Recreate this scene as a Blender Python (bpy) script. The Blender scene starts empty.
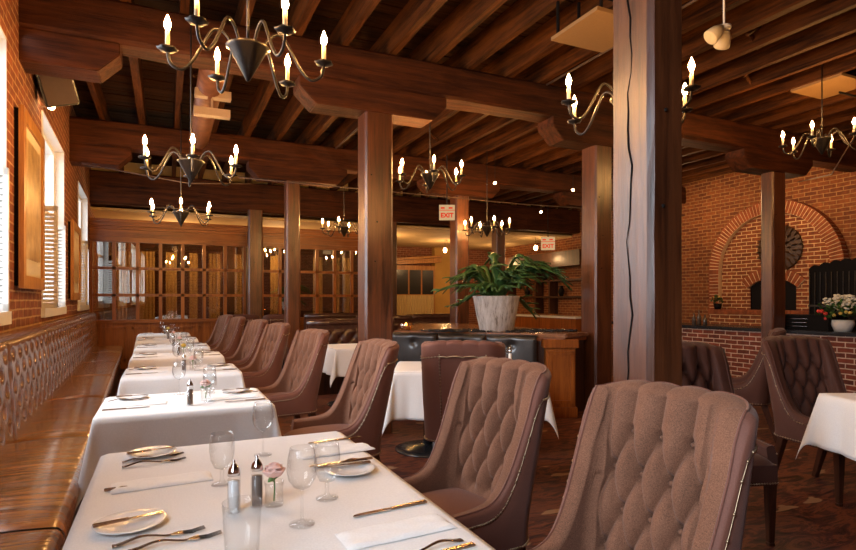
import bpy, math, random
from math import sin, cos, pi, sqrt, atan2, hypot
from mathutils import Vector, Matrix
random.seed(7)
S = bpy.context.scene
COL = S.collection

# ------------------------------------------------------------------ camera
F_PX = 566.0
YAW = math.atan(262.0 / 566.0)
cam = bpy.data.cameras.new('camera')
cam.sensor_width = 36.0
cam.lens = 36.0 * F_PX / 856.0
cam.shift_y = 25.0 / 856.0
cam.clip_start = 0.05
cam_o = bpy.data.objects.new('camera', cam)
cam_o.location = (0, 0, 1.36)
cam_o.rotation_euler = (pi / 2, 0, -YAW)
COL.objects.link(cam_o)
S.camera = cam_o

# ------------------------------------------------------------------ world, exposure
S.view_settings.view_transform = 'Standard'
S.view_settings.look = 'None'
S.view_settings.gamma = 1.0
S.view_settings.exposure = 0.0
S.view_settings.use_curve_mapping = False
w = bpy.data.worlds.new('daylight'); S.world = w
w.use_nodes = True
w.node_tree.nodes['Background'].inputs[0].default_value = (0.80, 0.90, 1.0, 1)
w.node_tree.nodes['Background'].inputs[1].default_value = 1.6
try:
    S.cycles.max_bounces = 8
    S.cycles.transparent_max_bounces = 16
    S.cycles.sample_clamp_indirect = 4.0
    S.cycles.caustics_reflective = False
    S.cycles.caustics_refractive = False
except Exception:
    pass

DAY = (0.82, 0.90, 1.0)
WARM = (1.0, 0.50, 0.17)

def area(name, loc, size, sizey, energy, color, rot, spread=180):
    l = bpy.data.lights.new(name, 'AREA')
    l.shape = 'RECTANGLE'; l.size = size; l.size_y = sizey
    l.energy = energy; l.color = color; l.spread = math.radians(spread)
    o = bpy.data.objects.new(name, l); o.location = loc; o.rotation_euler = rot
    COL.objects.link(o); return o

def point(name, loc, energy, color=WARM, r=0.04):
    l = bpy.data.lights.new(name, 'POINT'); l.energy = energy; l.color = color
    l.shadow_soft_size = r
    o = bpy.data.objects.new(name, l); o.location = loc
    COL.objects.link(o); return o

# windows of the left wall: (y0, y1); sill 1.25, head 3.1
WINS = [(-0.75, 0.95), (2.95, 4.85), (6.55, 8.3), (10.2, 11.95)]
WZ0, WZ1 = 1.28, 3.2
WIN_E = [115, 110, 60, 45]
# the window wall runs 2.2 degrees off the beams' square grid
SK = 0.039
def skew(o):
    p = Vector((-1.05, 5.4, 0))
    M = Matrix.Translation(p) @ Matrix.Rotation(SK, 4, 'Z') @ Matrix.Translation(-p)
    o.matrix_world = M @ (Matrix.Translation(o.location) @ o.rotation_euler.to_matrix().to_4x4())
    return o
def wall_x(y): return -1.05 - SK * (y - 5.4)
for (a, b), e in zip(WINS, WIN_E):
    skew(area('window_daylight', (-1.50, (a + b) / 2, 2.40), 2.3, 2.9, e * 1.75, DAY, (0, math.radians(-66), 0), 140))
FWINS = []
for i, (a, b) in enumerate(FWINS):
    area('window_daylight', ((a + b) / 2, -3.15, 2.1), 1.55, 1.9, [34][i], DAY, (math.radians(80), 0, 0), 160)

# ------------------------------------------------------------------ material helpers
MATS = {}
def nodes(name):
    m = bpy.data.materials.new(name); m.use_nodes = True
    nt = m.node_tree; b = nt.nodes['Principled BSDF']
    return m, nt, b
def N(nt, t, **kw):
    n = nt.nodes.new(t)
    for k, v in kw.items():
        if k.startswith('_'): setattr(n, k[1:], v)
        else: n.inputs[k.replace('__', ' ')].default_value = v
    return n
def coords(nt, scale=(1, 1, 1), kind='Object'):
    tc = nt.nodes.new('ShaderNodeTexCoord'); mp = nt.nodes.new('ShaderNodeMapping')
    mp.inputs['Scale'].default_value = scale
    nt.links.new(tc.outputs[kind], mp.inputs['Vector'])
    return mp.outputs['Vector']
def ramp(nt, fac, stops):
    r = nt.nodes.new('ShaderNodeValToRGB')
    e = r.color_ramp.elements
    while len(e) < len(stops): e.new(0.5)
    for i, (p, c) in enumerate(stops):
        e[i].position = p; e[i].color = (c[0], c[1], c[2], 1)
    nt.links.new(fac, r.inputs['Fac']); return r.outputs['Color']
def bump(nt, b, h, strength, dist=0.01):
    n = nt.nodes.new('ShaderNodeBump'); n.inputs['Strength'].default_value = strength
    n.inputs['Distance'].default_value = dist
    nt.links.new(h, n.inputs['Height']); nt.links.new(n.outputs['Normal'], b.inputs['Normal'])
def plain(name, col, rough=0.5, metal=0.0, noise=0.0, nscale=40, spec=None):
    if name in MATS: return MATS[name]
    m, nt, b = nodes(name)
    v = coords(nt)
    nz = N(nt, 'ShaderNodeTexNoise', Scale=nscale, Detail=3.0)
    nt.links.new(v, nz.inputs['Vector'])
    k = max(noise, 0.04)
    c = ramp(nt, nz.outputs['Fac'], [(0.3, [x * (1 - k) for x in col]), (0.7, [min(1, x * (1 + k)) for x in col])])
    nt.links.new(c, b.inputs['Base Color'])
    b.inputs['Roughness'].default_value = rough; b.inputs['Metallic'].default_value = metal
    if spec is not None: b.inputs['Specular IOR Level'].default_value = spec
    MATS[name] = m; return m
def wood(name, dark, light, axis='z', scale=1.0, rough=0.55, bumpk=0.35, coat=0.0, spec=0.5):
    m, nt, b = nodes(name)
    st = {'x': (0.6, 9, 9), 'y': (9, 0.6, 9), 'z': (9, 9, 0.6)}[axis]
    v = coords(nt, tuple(s * scale for s in st))
    n1 = N(nt, 'ShaderNodeTexNoise', Scale=1.6, Detail=8.0, Roughness=0.65, Distortion=0.6)
    nt.links.new(v, n1.inputs['Vector'])
    v2 = coords(nt, tuple((s * 4) * scale for s in st))
    n2 = N(nt, 'ShaderNodeTexNoise', Scale=2.0, Detail=6.0, Roughness=0.7)
    nt.links.new(v2, n2.inputs['Vector'])
    v3 = coords(nt, (1.3, 1.3, 1.3))
    n3 = N(nt, 'ShaderNodeTexNoise', Scale=1.5, Detail=3.0)
    nt.links.new(v3, n3.inputs['Vector'])
    mx = N(nt, 'ShaderNodeMath', _operation='MULTIPLY_ADD'); mx.inputs[1].default_value = 0.35
    nt.links.new(n2.outputs['Fac'], mx.inputs[0]); nt.links.new(n1.outputs['Fac'], mx.inputs[2])
    my = N(nt, 'ShaderNodeMath', _operation='MULTIPLY_ADD'); my.inputs[1].default_value = 0.35
    nt.links.new(n3.outputs['Fac'], my.inputs[0]); nt.links.new(mx.outputs[0], my.inputs[2])
    mid = [(a + c) / 2 for a, c in zip(dark, light)]
    c = ramp(nt, my.outputs[0], [(0.56, [x * 0.55 for x in dark]), (0.68, dark), (0.84, mid), (1.0, light)])
    nt.links.new(c, b.inputs['Base Color'])
    b.inputs['Roughness'].default_value = rough
    b.inputs['Specular IOR Level'].default_value = spec
    b.inputs['Coat Weight'].default_value = coat; b.inputs['Coat Roughness'].default_value = 0.30
    bump(nt, b, mx.outputs[0], bumpk, 0.012)
    MATS[name] = m; return m
def brick(name, plane, cA, cB, mortar, bw=0.215, bh=0.072, rough=0.85):
    m, nt, b = nodes(name)
    tc = nt.nodes.new('ShaderNodeTexCoord'); sp = nt.nodes.new('ShaderNodeSeparateXYZ'); cb = nt.nodes.new('ShaderNodeCombineXYZ')
    nt.links.new(tc.outputs['Object'], sp.inputs[0])
    nt.links.new(sp.outputs[{'y': 'Y', 'x': 'X'}[plane]], cb.inputs['X']); nt.links.new(sp.outputs['Z'], cb.inputs['Y'])
    bt = N(nt, 'ShaderNodeTexBrick', Scale=1.0)
    bt.inputs['Brick Width'].default_value = bw; bt.inputs['Row Height'].default_value = bh
    bt.inputs['Mortar Size'].default_value = 0.008; bt.inputs['Mortar Smooth'].default_value = 0.2
    bt.inputs['Bias'].default_value = 0.0
    bt.inputs['Color1'].default_value = (*cA, 1); bt.inputs['Color2'].default_value = (*cB, 1); bt.inputs['Mortar'].default_value = (*mortar, 1)
    wn = N(nt, 'ShaderNodeTexNoise', Scale=3.0, Detail=3.0)
    nt.links.new(tc.outputs['Object'], wn.inputs['Vector'])
    va = N(nt, 'ShaderNodeVectorMath', _operation='MULTIPLY_ADD'); va.inputs[1].default_value = (0.02, 0.02, 0.02)
    nt.links.new(wn.outputs['Color'], va.inputs[0]); nt.links.new(cb.outputs[0], va.inputs[2])
    nt.links.new(va.outputs[0], bt.inputs['Vector'])
    nz = N(nt, 'ShaderNodeTexNoise', Scale=14.0, Detail=6.0); nt.links.new(tc.outputs['Object'], nz.inputs['Vector'])
    mm = N(nt, 'ShaderNodeMix', _data_type='RGBA', _blend_type='MULTIPLY'); mm.inputs[0].default_value = 0.6
    rr = ramp(nt, nz.outputs['Fac'], [(0.3, (0.45, 0.4, 0.38)), (0.7, (1.25, 1.2, 1.15))])
    nt.links.new(bt.outputs['Color'], mm.inputs[6]); nt.links.new(rr, mm.inputs[7])
    nt.links.new(mm.outputs[2], b.inputs['Base Color'])
    b.inputs['Roughness'].default_value = rough
    inv = N(nt, 'ShaderNodeMath', _operation='SUBTRACT'); inv.inputs[0].default_value = 1.0
    nt.links.new(bt.outputs['Fac'], inv.inputs[1])
    ad = N(nt, 'ShaderNodeMath', _operation='MULTIPLY_ADD'); ad.inputs[1].default_value = 0.4
    nt.links.new(nz.outputs['Fac'], ad.inputs[0]); nt.links.new(inv.outputs[0], ad.inputs[2])
    bump(nt, b, ad.outputs[0], 0.7, 0.008)
    MATS[name] = m; return m
def emit(name, col, s):
    if name in MATS: return MATS[name]
    m = bpy.data.materials.new(name); m.use_nodes = True; nt = m.node_tree
    for n in list(nt.nodes): nt.nodes.remove(n)
    e = nt.nodes.new('ShaderNodeEmission'); o = nt.nodes.new('ShaderNodeOutputMaterial')
    e.inputs[0].default_value = (*col, 1); e.inputs[1].default_value = s
    nt.links.new(e.outputs[0], o.inputs[0]); MATS[name] = m; return m
def pane_mat(name, refl, tint=(1, 1, 1), fres=False, rough=0.0):
    m = bpy.data.materials.new(name); m.use_nodes = True; nt = m.node_tree
    for n in list(nt.nodes): nt.nodes.remove(n)
    t = nt.nodes.new('ShaderNodeBsdfTransparent'); g = nt.nodes.new('ShaderNodeBsdfGlossy'); mx = nt.nodes.new('ShaderNodeMixShader')
    o = nt.nodes.new('ShaderNodeOutputMaterial')
    t.inputs[0].default_value = (*tint, 1); g.inputs['Roughness'].default_value = rough
    if fres:
        lw = nt.nodes.new('ShaderNodeLayerWeight'); lw.inputs['Blend'].default_value = refl
        mr = N(nt, 'ShaderNodeMapRange'); mr.inputs['To Min'].default_value = 0.012; mr.inputs['To Max'].default_value = 0.7
        nt.links.new(lw.outputs['Facing'], mr.inputs['Value'])
        nt.links.new(mr.outputs[0], mx.inputs[0])
    else: mx.inputs[0].default_value = refl
    nt.links.new(t.outputs[0], mx.inputs[1]); nt.links.new(g.outputs[0], mx.inputs[2]); nt.links.new(mx.outputs[0], o.inputs[0])
    MATS[name] = m; return m

W_POST = wood('reddish_timber_post', (0.042, 0.0115, 0.004), (0.145, 0.043, 0.013), 'z', 1.0, 0.38, 0.45, 0.6, 0.5)
W_BEAM = wood('reddish_timber_beam', (0.022, 0.0055, 0.0018), (0.092, 0.025, 0.0065), 'x', 1.0, 0.65, 0.8, 0, .2)
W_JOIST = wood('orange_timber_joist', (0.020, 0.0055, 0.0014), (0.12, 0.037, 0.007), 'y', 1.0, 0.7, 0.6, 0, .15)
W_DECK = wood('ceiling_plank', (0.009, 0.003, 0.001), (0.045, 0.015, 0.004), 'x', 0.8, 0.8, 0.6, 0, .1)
W_PANEL = wood('varnished_panel', (0.17, 0.042, 0.008), (0.36, 0.11, 0.020), 'z', 0.8, 0.33, 0.1)
W_PANELX = wood('varnished_rail', (0.17, 0.042, 0.008), (0.36, 0.11, 0.020), 'x', 0.8, 0.33, 0.1)
W_DARK = wood('dark_walnut', (0.022, 0.009, 0.005), (0.075, 0.028, 0.013), 'z', 1.5, 0.35, 0.1)
W_LEG = wood('mahogany_leg', (0.03, 0.010, 0.005), (0.08, 0.028, 0.014), 'z', 2.5, 0.3, 0.1)
W_TOP = wood('polished_counter', (0.12, 0.045, 0.018), (0.28, 0.12, 0.05), 'x', 1.2, 0.22, 0.1)
W_FRAME = wood('golden_frame', (0.30, 0.12, 0.028), (0.55, 0.26, 0.07), 'z', 2, 0.4, 0.1)
B_LEFT = brick('old_brick_y', 'y', (0.27, 0.075, 0.028), (0.16, 0.040, 0.017), (0.44, 0.26, 0.13))
B_RIGHT = brick('amber_brick', 'y', (0.27, 0.080, 0.017), (0.15, 0.038, 0.010), (0.38, 0.20, 0.07))
B_BACK = brick('old_brick_x', 'x', (0.30, 0.095, 0.045), (0.19, 0.055, 0.028), (0.40, 0.25, 0.15))
B_OVEN = brick('light_mortar_brick', 'y', (0.30, 0.080, 0.020), (0.19, 0.044, 0.012), (0.74, 0.50, 0.24))
B_BAR = brick('bar_brick', 'y', (0.27, 0.060, 0.030), (0.12, 0.030, 0.018), (0.66, 0.52, 0.42))
PLASTER = plain('cream_plaster', (0.70, 0.50, 0.24), 0.8, noise=0.08, nscale=2)
YELLOW = plain('mustard_plaster', (0.50, 0.30, 0.08), 0.8, noise=0.12, nscale=2)
WHITE_PAINT = plain('white_paint', (0.72, 0.70, 0.66), 0.45)
IRON = plain('dark_iron', (0.030, 0.024, 0.020), 0.4, 0.6)
BLACK = plain('matt_black', (0.008, 0.007, 0.007), 0.7, spec=0.1)
SATIN_BLACK = plain('satin_black', (0.018, 0.017, 0.018), 0.25)
STEEL = plain('polished_steel', (0.62, 0.58, 0.55), 0.16, 1.0)
BRONZE = plain('bronze_steel', (0.30, 0.20, 0.14), 0.22, 1.0)
CHROME = plain('chrome', (0.75, 0.74, 0.74), 0.12, 1.0)
BRASS = plain('aged_brass', (0.42, 0.31, 0.20), 0.35, 1.0)
PORC = plain('porcelain', (0.80, 0.79, 0.78), 0.12)
CANDLE = plain('candle_sleeve', (0.80, 0.66, 0.42), 0.5)
BULB = emit('lit_bulb', (1.0, 0.50, 0.15), 760.0)
BULB_S = emit('lit_small_lamp', (1.0, 0.62, 0.28), 40.0)
PANE_OUT = pane_mat('window_glass', 0.06)
PANE_IN = pane_mat('partition_glass', 0.30, (0.8, 0.72, 0.6))
GLASS = pane_mat('drinking_glass', 0.13, (0.985, 0.99, 0.99), True)
GREEN = plain('fern_green', (0.055, 0.13, 0.035), 0.4, noise=0.35, nscale=12)
LEAF = plain('leaf_green', (0.05, 0.12, 0.025), 0.45, noise=0.3, nscale=30)
PINK = plain('rose_petal', (0.85, 0.56, 0.50), 0.6)
YPETAL = plain('yellow_petal', (0.75, 0.55, 0.12), 0.6)
WPETAL = plain('white_petal', (0.80, 0.76, 0.62), 0.6)
RED_P = plain('red_petal', (0.6, 0.04, 0.03), 0.6)
STEM = plain('stem', (0.10, 0.22, 0.06), 0.5)
PAPER = plain('ivory_paper', (0.70, 0.62, 0.48), 0.7)
CURTAIN = plain('gold_curtain', (0.50, 0.38, 0.18), 0.8)
PEBBLE = plain('black_pebble', (0.02, 0.019, 0.019), 0.25)

def fabric(name, col, k=0.2, rough=0.9, weave=900, sheen=0.08):
    m, nt, b = nodes(name)
    v = coords(nt)
    n1 = N(nt, 'ShaderNodeTexNoise', Scale=weave * 0.35, Detail=2.0); nt.links.new(v, n1.inputs['Vector'])
    n2 = N(nt, 'ShaderNodeTexNoise', Scale=7.0, Detail=4.0); nt.links.new(v, n2.inputs['Vector'])
    mx = N(nt, 'ShaderNodeMath', _operation='MULTIPLY_ADD'); mx.inputs[1].default_value = 0.3
    nt.links.new(n2.outputs['Fac'], mx.inputs[0]); nt.links.new(n1.outputs['Fac'], mx.inputs[2])
    c = ramp(nt, mx.outputs[0], [(0.35, [x * (1 - 1.6 * k) for x in col]), (0.95, [x * (1 + 1.4 * k) for x in col])])
    nt.links.new(c, b.inputs['Base Color']); b.inputs['Roughness'].default_value = rough
    b.inputs['Sheen Weight'].default_value = sheen
    b.inputs['Specular IOR Level'].default_value = 0.2
    bump(nt, b, n1.outputs['Fac'], 0.35, 0.002)
    MATS[name] = m; return m
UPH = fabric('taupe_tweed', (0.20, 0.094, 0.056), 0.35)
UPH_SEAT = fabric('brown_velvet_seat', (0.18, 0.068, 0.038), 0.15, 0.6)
UPH_SHADED = fabric('shaded_brown_velvet', (0.085, 0.034, 0.024), 0.15, 0.6)  # darker copy of the brown velvet, with shade mixed into its colour
UPH_BACK = fabric('rust_velvet_back', (0.17, 0.066, 0.044), 0.12, 0.55, sheen=0.15)
LINEN = fabric('white_linen', (0.78, 0.765, 0.755), 0.04, 0.85, 500, 0.1)
NAPKIN = fabric('napkin_linen', (0.85, 0.84, 0.83), 0.03, 0.85, 500, 0.1)

def leather(name, col, rough, wr=(2, 26, 2), st=0.6, spec=0.6, hl=None):
    m, nt, b = nodes(name)
    v = coords(nt, wr)
    n1 = N(nt, 'ShaderNodeTexNoise', Scale=1.0, Detail=5.0, Roughness=0.55, Distortion=1.2); nt.links.new(v, n1.inputs['Vector'])
    c = ramp(nt, n1.outputs['Fac'], [(0.3, [x * 0.55 for x in col]), (0.7, [x * 1.5 for x in col])])
    nt.links.new(c, b.inputs['Base Color']); b.inputs['Roughness'].default_value = rough
    b.inputs['Specular IOR Level'].default_value = spec
    b.inputs['Coat Weight'].default_value = 0.5; b.inputs['Coat Roughness'].default_value = 0.12
    bump(nt, b, n1.outputs['Fac'], st, 0.02)
    MATS[name] = m; return m
L_SEAT = leather('wrinkled_tan_leather', (0.32, 0.135, 0.035), 0.20, (1.1, 8, 2), 1.0, 1.0)
L_BACK = leather('brown_leather', (0.17, 0.078, 0.038), 0.22, (9, 9, 9), 0.04, 1.0)
L_BLACK = leather('black_leather', (0.02, 0.016, 0.015), 0.42, (8, 8, 8), 0.1, 0.5)
L_DBROWN = leather('dark_brown_leather', (0.05, 0.018, 0.012), 0.35, (8, 8, 8), 0.15, 0.5)

def floor_mat():
    m, nt, b = nodes('patterned_carpet')
    v = coords(nt, (1.0, 3.2, 1))
    n1 = N(nt, 'ShaderNodeTexNoise', Scale=2.4, Detail=7.0, Roughness=0.62, Distortion=2.4); nt.links.new(v, n1.inputs['Vector'])
    c1 = ramp(nt, n1.outputs['Fac'], [(0.34, (0.022, 0.008, 0.006)), (0.47, (0.085, 0.024, 0.016)), (0.55, (0.19, 0.055, 0.024)), (0.66, (0.07, 0.022, 0.014)), (0.78, (0.28, 0.11, 0.045))])
    v2 = coords(nt, (1.6, 4.2, 1))
    vo = N(nt, 'ShaderNodeTexVoronoi', Scale=1.1); vo.inputs['Randomness'].default_value = 1.0
    nd = N(nt, 'ShaderNodeTexNoise', Scale=2.0, Detail=2.0); nt.links.new(v2, nd.inputs['Vector'])
    vm = N(nt, 'ShaderNodeVectorMath', _operation='MULTIPLY_ADD'); vm.inputs[1].default_value = (0.7, 0.7, 0)
    nt.links.new(nd.outputs['Color'], vm.inputs[0]); nt.links.new(v2, vm.inputs[2]); nt.links.new(vm.outputs[0], vo.inputs['Vector'])
    f = ramp(nt, vo.outputs['Distance'], [(0.17, (1, 1, 1)), (0.20, (0, 0, 0))])
    mx = N(nt, 'ShaderNodeMix', _data_type='RGBA'); nt.links.new(f, mx.inputs[0]); nt.links.new(c1, mx.inputs[6])
    mx.inputs[7].default_value = (0.34, 0.19, 0.10, 1)
    nt.links.new(mx.outputs[2], b.inputs['Base Color']); b.inputs['Roughness'].default_value = 0.6
    b.inputs['Specular IOR Level'].default_value = 0.35
    bump(nt, b, n1.outputs['Fac'], 0.3, 0.01)
    return m
FLOOR = floor_mat()

def pot_mat():
    m, nt, b = nodes('whitewashed_pot')
    v = coords(nt, (14, 14, 2.2))
    n1 = N(nt, 'ShaderNodeTexNoise', Scale=1.5, Detail=8.0, Roughness=0.7); nt.links.new(v, n1.inputs['Vector'])
    c = ramp(nt, n1.outputs['Fac'], [(0.35, (0.20, 0.16, 0.13)), (0.47, (0.52, 0.47, 0.43)), (0.7, (0.75, 0.72, 0.70))])
    nt.links.new(c, b.inputs['Base Color']); b.inputs['Roughness'].default_value = 0.8
    bump(nt, b, n1.outputs['Fac'], 0.8, 0.02)
    return m
POT = pot_mat()

def art_mat():
    m, nt, b = nodes('faded_landscape_print')
    v = coords(nt, (1, 3, 3))
    n1 = N(nt, 'ShaderNodeTexNoise', Scale=2.0, Detail=6.0); nt.links.new(v, n1.inputs['Vector'])
    c = ramp(nt, n1.outputs['Fac'], [(0.3, (0.28, 0.15, 0.06)), (0.55, (0.52, 0.36, 0.18)), (0.75, (0.68, 0.52, 0.30))])
    nt.links.new(c, b.inputs['Base Color']); b.inputs['Roughness'].default_value = 0.3
    return m
ART = art_mat()

# ------------------------------------------------------------------ mesh helpers
class MB:
    def __init__(s): s.v = []; s.f = []
    def add(s, vs, fs):
        n = len(s.v); s.v += [tuple(p) for p in vs]; s.f += [tuple(i + n for i in f) for f in fs]; return s
    def box(s, x0, x1, y0, y1, z0, z1, mat=None):
        vs = [(x, y, z) for z in (z0, z1) for y in (y0, y1) for x in (x0, x1)]
        if mat is not None: vs = [tuple(mat @ Vector(p)) for p in vs]
        return s.add(vs, [(0, 2, 3, 1), (4, 5, 7, 6), (0, 1, 5, 4), (2, 6, 7, 3), (0, 4, 6, 2), (1, 3, 7, 5)])
    def frustum(s, c0, w0, d0, c1, w1, d1):
        vs = []
        for c, w_, d in ((c0, w0, d0), (c1, w1, d1)):
            vs += [(c[0] + i * w_ / 2, c[1] + j * d / 2, c[2]) for j in (-1, 1) for i in (-1, 1)]
        return s.add(vs, [(0, 2, 3, 1), (4, 5, 7, 6), (0, 1, 5, 4), (2, 6, 7, 3), (0, 4, 6, 2), (1, 3, 7, 5)])
    def lathe(s, prof, c=(0, 0, 0), n=24, fold=None):
        vs = []; fs = []
        for r, z in prof:
            for i in range(n):
                a = 2 * pi * i / n; rr = r * (fold(a, z) if fold else 1)
                vs.append((c[0] + rr * cos(a), c[1] + rr * sin(a), c[2] + z))
        for k in range(len(prof) - 1):
            for i in range(n):
                j = (i + 1) % n
                fs.append((k * n + i, k * n + j, (k + 1) * n + j, (k + 1) * n + i))
        if prof[0][0] > 1e-5: fs.append(tuple(reversed(range(n))))
        if prof[-1][0] > 1e-5 : fs.append(tuple(range((len(prof) - 1) * n, len(prof) * n)))
        return s.add(vs, fs)
    def tube(s, pts, r, n=8, caps=True):
        P = [Vector(p) for p in pts]; rs = r if isinstance(r, (list, tuple)) else [r] * len(P)
        vs = []; fs = []; up = Vector((0, 0, 1)); prev = None
        for i, p in enumerate(P):
            t = (P[min(i + 1, len(P) - 1)] - P[max(i - 1, 0)]).normalized()
            if prev is None:
                a = t.cross(up)
                if a.length < 1e-3: a = t.cross(Vector((1, 0, 0)))
                a.normalize()
            else:
                a = prev - t * prev.dot(t)
                a.normalize()
            prev = a; b_ = t.cross(a)
            for k in range(n):
                q = 2 * pi * k / n
                vs.append(p + (a * cos(q) + b_ * sin(q)) * rs[i])
        for i in range(len(P) - 1):
            for k in range(n):
                j = (k + 1) % n
                fs.append((i * n + k, i * n + j, (i + 1) * n + j, (i + 1) * n + k))
        if caps: fs += [tuple(reversed(range(n))), tuple(range((len(P) - 1) * n, len(P) * n))]
        return s.add(vs, fs)
    def prism(s, outline, y0, y1, plane='xz'):
        n = len(outline)
        def P(a, b_, t): return {'xz': (a, t, b_), 'xy': (a, b_, t), 'yz': (t, a, b_)}[plane]
        vs = [P(a, b_, y0) for a, b_ in outline] + [P(a, b_, y1) for a, b_ in outline]
        fs = [tuple(range(n)), tuple(reversed(range(n, 2 * n)))] + [(i, i + n, (i + 1) % n + n, (i + 1) % n) for i in range(n)]
        return s.add(vs, fs)
    def ball(s, c, r, n=10, m=6, sq=1.0):
        prof = [(r * sin(pi * k / m), -r * sq * cos(pi * k / m)) for k in range(m + 1)]
        prof[0] = (0.00001, prof[0][1]); prof[-1] = (0.00001, prof[-1][1])
        return s.lathe(prof, c, n)
    def grid(s, fn, nu, nv, wrapu=False):
        vs = [fn(i, j) for j in range(nv) for i in range(nu)]
        fs = []
        for j in range(nv - 1):
            for i in range(nu if wrapu else nu - 1):
                k = (i + 1) % nu
                fs.append((j * nu + i, j * nu + k, (j + 1) * nu + k, (j + 1) * nu + i))
        return s.add(vs, fs)
    def build(s, name, mat, parent=None, smooth=False, bevel=0.0, seg=2):
        me = bpy.data.meshes.new(name); me.from_pydata(s.v, [], s.f); me.update()
        import bmesh
        bm = bmesh.new(); bm.from_mesh(me); bmesh.ops.recalc_face_normals(bm, faces=bm.faces)
        if bevel > 0:
            bmesh.ops.bevel(bm, geom=bm.edges[:] + bm.verts[:], offset=bevel, segments=seg, affect='EDGES', clamp_overlap=True)
        bm.to_mesh(me); bm.free()
        me.materials.append(mat)
        if smooth:
            for p in me.polygons: p.use_smooth = True
        o = bpy.data.objects.new(name, me); COL.objects.link(o)
        if parent is not None: o.parent = parent
        return o

def tag(o, label=None, cat=None, group=None, kind=None):
    if label: o['label'] = label
    if cat: o['category'] = cat
    if group: o['group'] = group
    if kind: o['kind'] = kind
    return o
def empty(name, loc=(0, 0, 0), rz=0.0):
    o = bpy.data.objects.new(name, None); o.location = loc; o.rotation_euler = (0, 0, rz)
    o.empty_display_size = 0.1
    COL.objects.link(o); return o
def struct(o): o['kind'] = 'structure'; return o
def copy_tree(o, parent=None):
    c = o.copy(); COL.objects.link(c)
    if parent is not None: c.parent = parent
    for ch in list(o.children): copy_tree(ch, c)
    return c
USED = set()
def place(proto, loc, rz=0.0, label=None, group=None, cat=None, scale=None):
    o = proto if proto.name not in USED else copy_tree(proto)
    USED.add(proto.name)
    o.location = loc; o.rotation_euler = (0, 0, rz)
    tag(o, label, cat, group)
    if scale: o.scale = (scale,) * 3
    return o

# ------------------------------------------------------------------ setting
XL, XR, YB, YF, CZ = -1.05, 10.5, 17.5, -2.9, 4.14
struct(MB().box(XL - .8, XR + .3, YF - .3, YB + .3, -0.2, 0).build('floor', FLOOR))
# left brick wall with window openings
lw = MB(); T = 0.2
ys = [YF - .3]
for a, b in WINS:
    lw.box(XL - T, XL, ys[-1], a, 0, CZ + .1); lw.box(XL - T, XL, a, b, 0, WZ0); lw.box(XL - T, XL, a, b, WZ1, CZ + .1); ys.append(b)
lw.box(XL - T, XL, ys[-1], YB + .3, 0, CZ + .1)
skew(struct(lw.build('wall_left', B_LEFT)))
struct(MB().box(XL - .8, XR, YB, YB + .3, 0, CZ + .1).build('wall_back', B_BACK))
struct(MB().box(XR, XR + .3, YF - .3, YB + .3, 0, CZ + .1).build('wall_right', B_RIGHT))
fw = MB(); px_ = XL + .2
for a, b in FWINS:
    fw.box(px_, a, YF - .3, YF, 0, CZ + .1); fw.box(a, b, YF - .3, YF, 0, 1.0); fw.box(a, b, YF - .3, YF, 3.1, CZ + .1); px_ = b
fw.box(px_, XR, YF - .3, YF, 0, CZ + .1)
struct(fw.build('wall_front', B_BACK))
# plank deck ceiling: boards run across the joists
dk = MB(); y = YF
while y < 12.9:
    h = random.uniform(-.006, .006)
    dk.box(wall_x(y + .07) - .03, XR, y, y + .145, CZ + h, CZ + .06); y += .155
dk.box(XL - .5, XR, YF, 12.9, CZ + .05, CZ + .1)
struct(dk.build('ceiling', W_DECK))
# plaster ceiling of the back room
struct(MB().box(XL - .6, XR, 12.92, YB, 3.14, 3.26).build('ceiling', PLASTER))
struct(MB().box(XL - .45, XR, 12.92, 13.02, 3.2, CZ + .05).build('wall_soffit', PLASTER))

# windows of the left wall
for i, (a, b) in enumerate(WINS):
    root = empty('window_%d' % (i + 1), (XL, (a + b) / 2, WZ0)); struct(root); skew(root)
    hw = (b - a) / 2; H = WZ1 - WZ0; fr = MB(); X0 = -.17
    fr.box(X0, X0 + .08, -hw, -hw + .06, 0, H); fr.box(X0, X0 + .08, hw - .06, hw, 0, H)
    fr.box(X0, X0 + .08, -hw, hw, 0, .06); fr.box(X0, X0 + .08, -hw, hw, H - .06, H)
    fr.box(X0, X0 + .08, -hw, hw, H * .55, H * .55 + .05); fr.box(X0 + .02, X0 + .06, -.015, .015, 0, H)
    fr.box(-.2, .012, -hw, -hw + .012, 0, H); fr.box(-.2, .012, hw - .012, hw, 0, H); fr.box(-.2, .012, -hw, hw, H - .012, H)
    fr.build('window_frame', WHITE_PAINT, root)
    MB().box(X0 + .03, X0 + .04, -hw + .05, hw - .05, .05, H - .05).build('window_pane', PANE_OUT, root)
    MB().box(-.20, .035, -hw - .04, hw + .04, -.09, 0.0).build('window_sill', WHITE_PAINT, root)
    if i >= 1:
        for yy, ww in ((-hw + .03, .15), (hw - .03, .05)):
            sh = MB(); h2 = 1.0
            x1 = ww - .02
            sh.box(-.08, -.05, yy - .02, yy + .02, 0, h2); sh.box(x1 - .03, x1, yy - .02, yy + .02, 0, h2)
            sh.box(-.08, x1, yy - .02, yy + .02, 0, .05); sh.box(-.08, x1, yy - .02, yy + .02, h2 - .05, h2)
            z = .06
            while z < h2 - .06:
                sh.box(-.07, x1 - .02, yy - .012, yy + .012, z, z + .028); z += .042
            sh.build('shutter', WHITE_PAINT, root)
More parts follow.
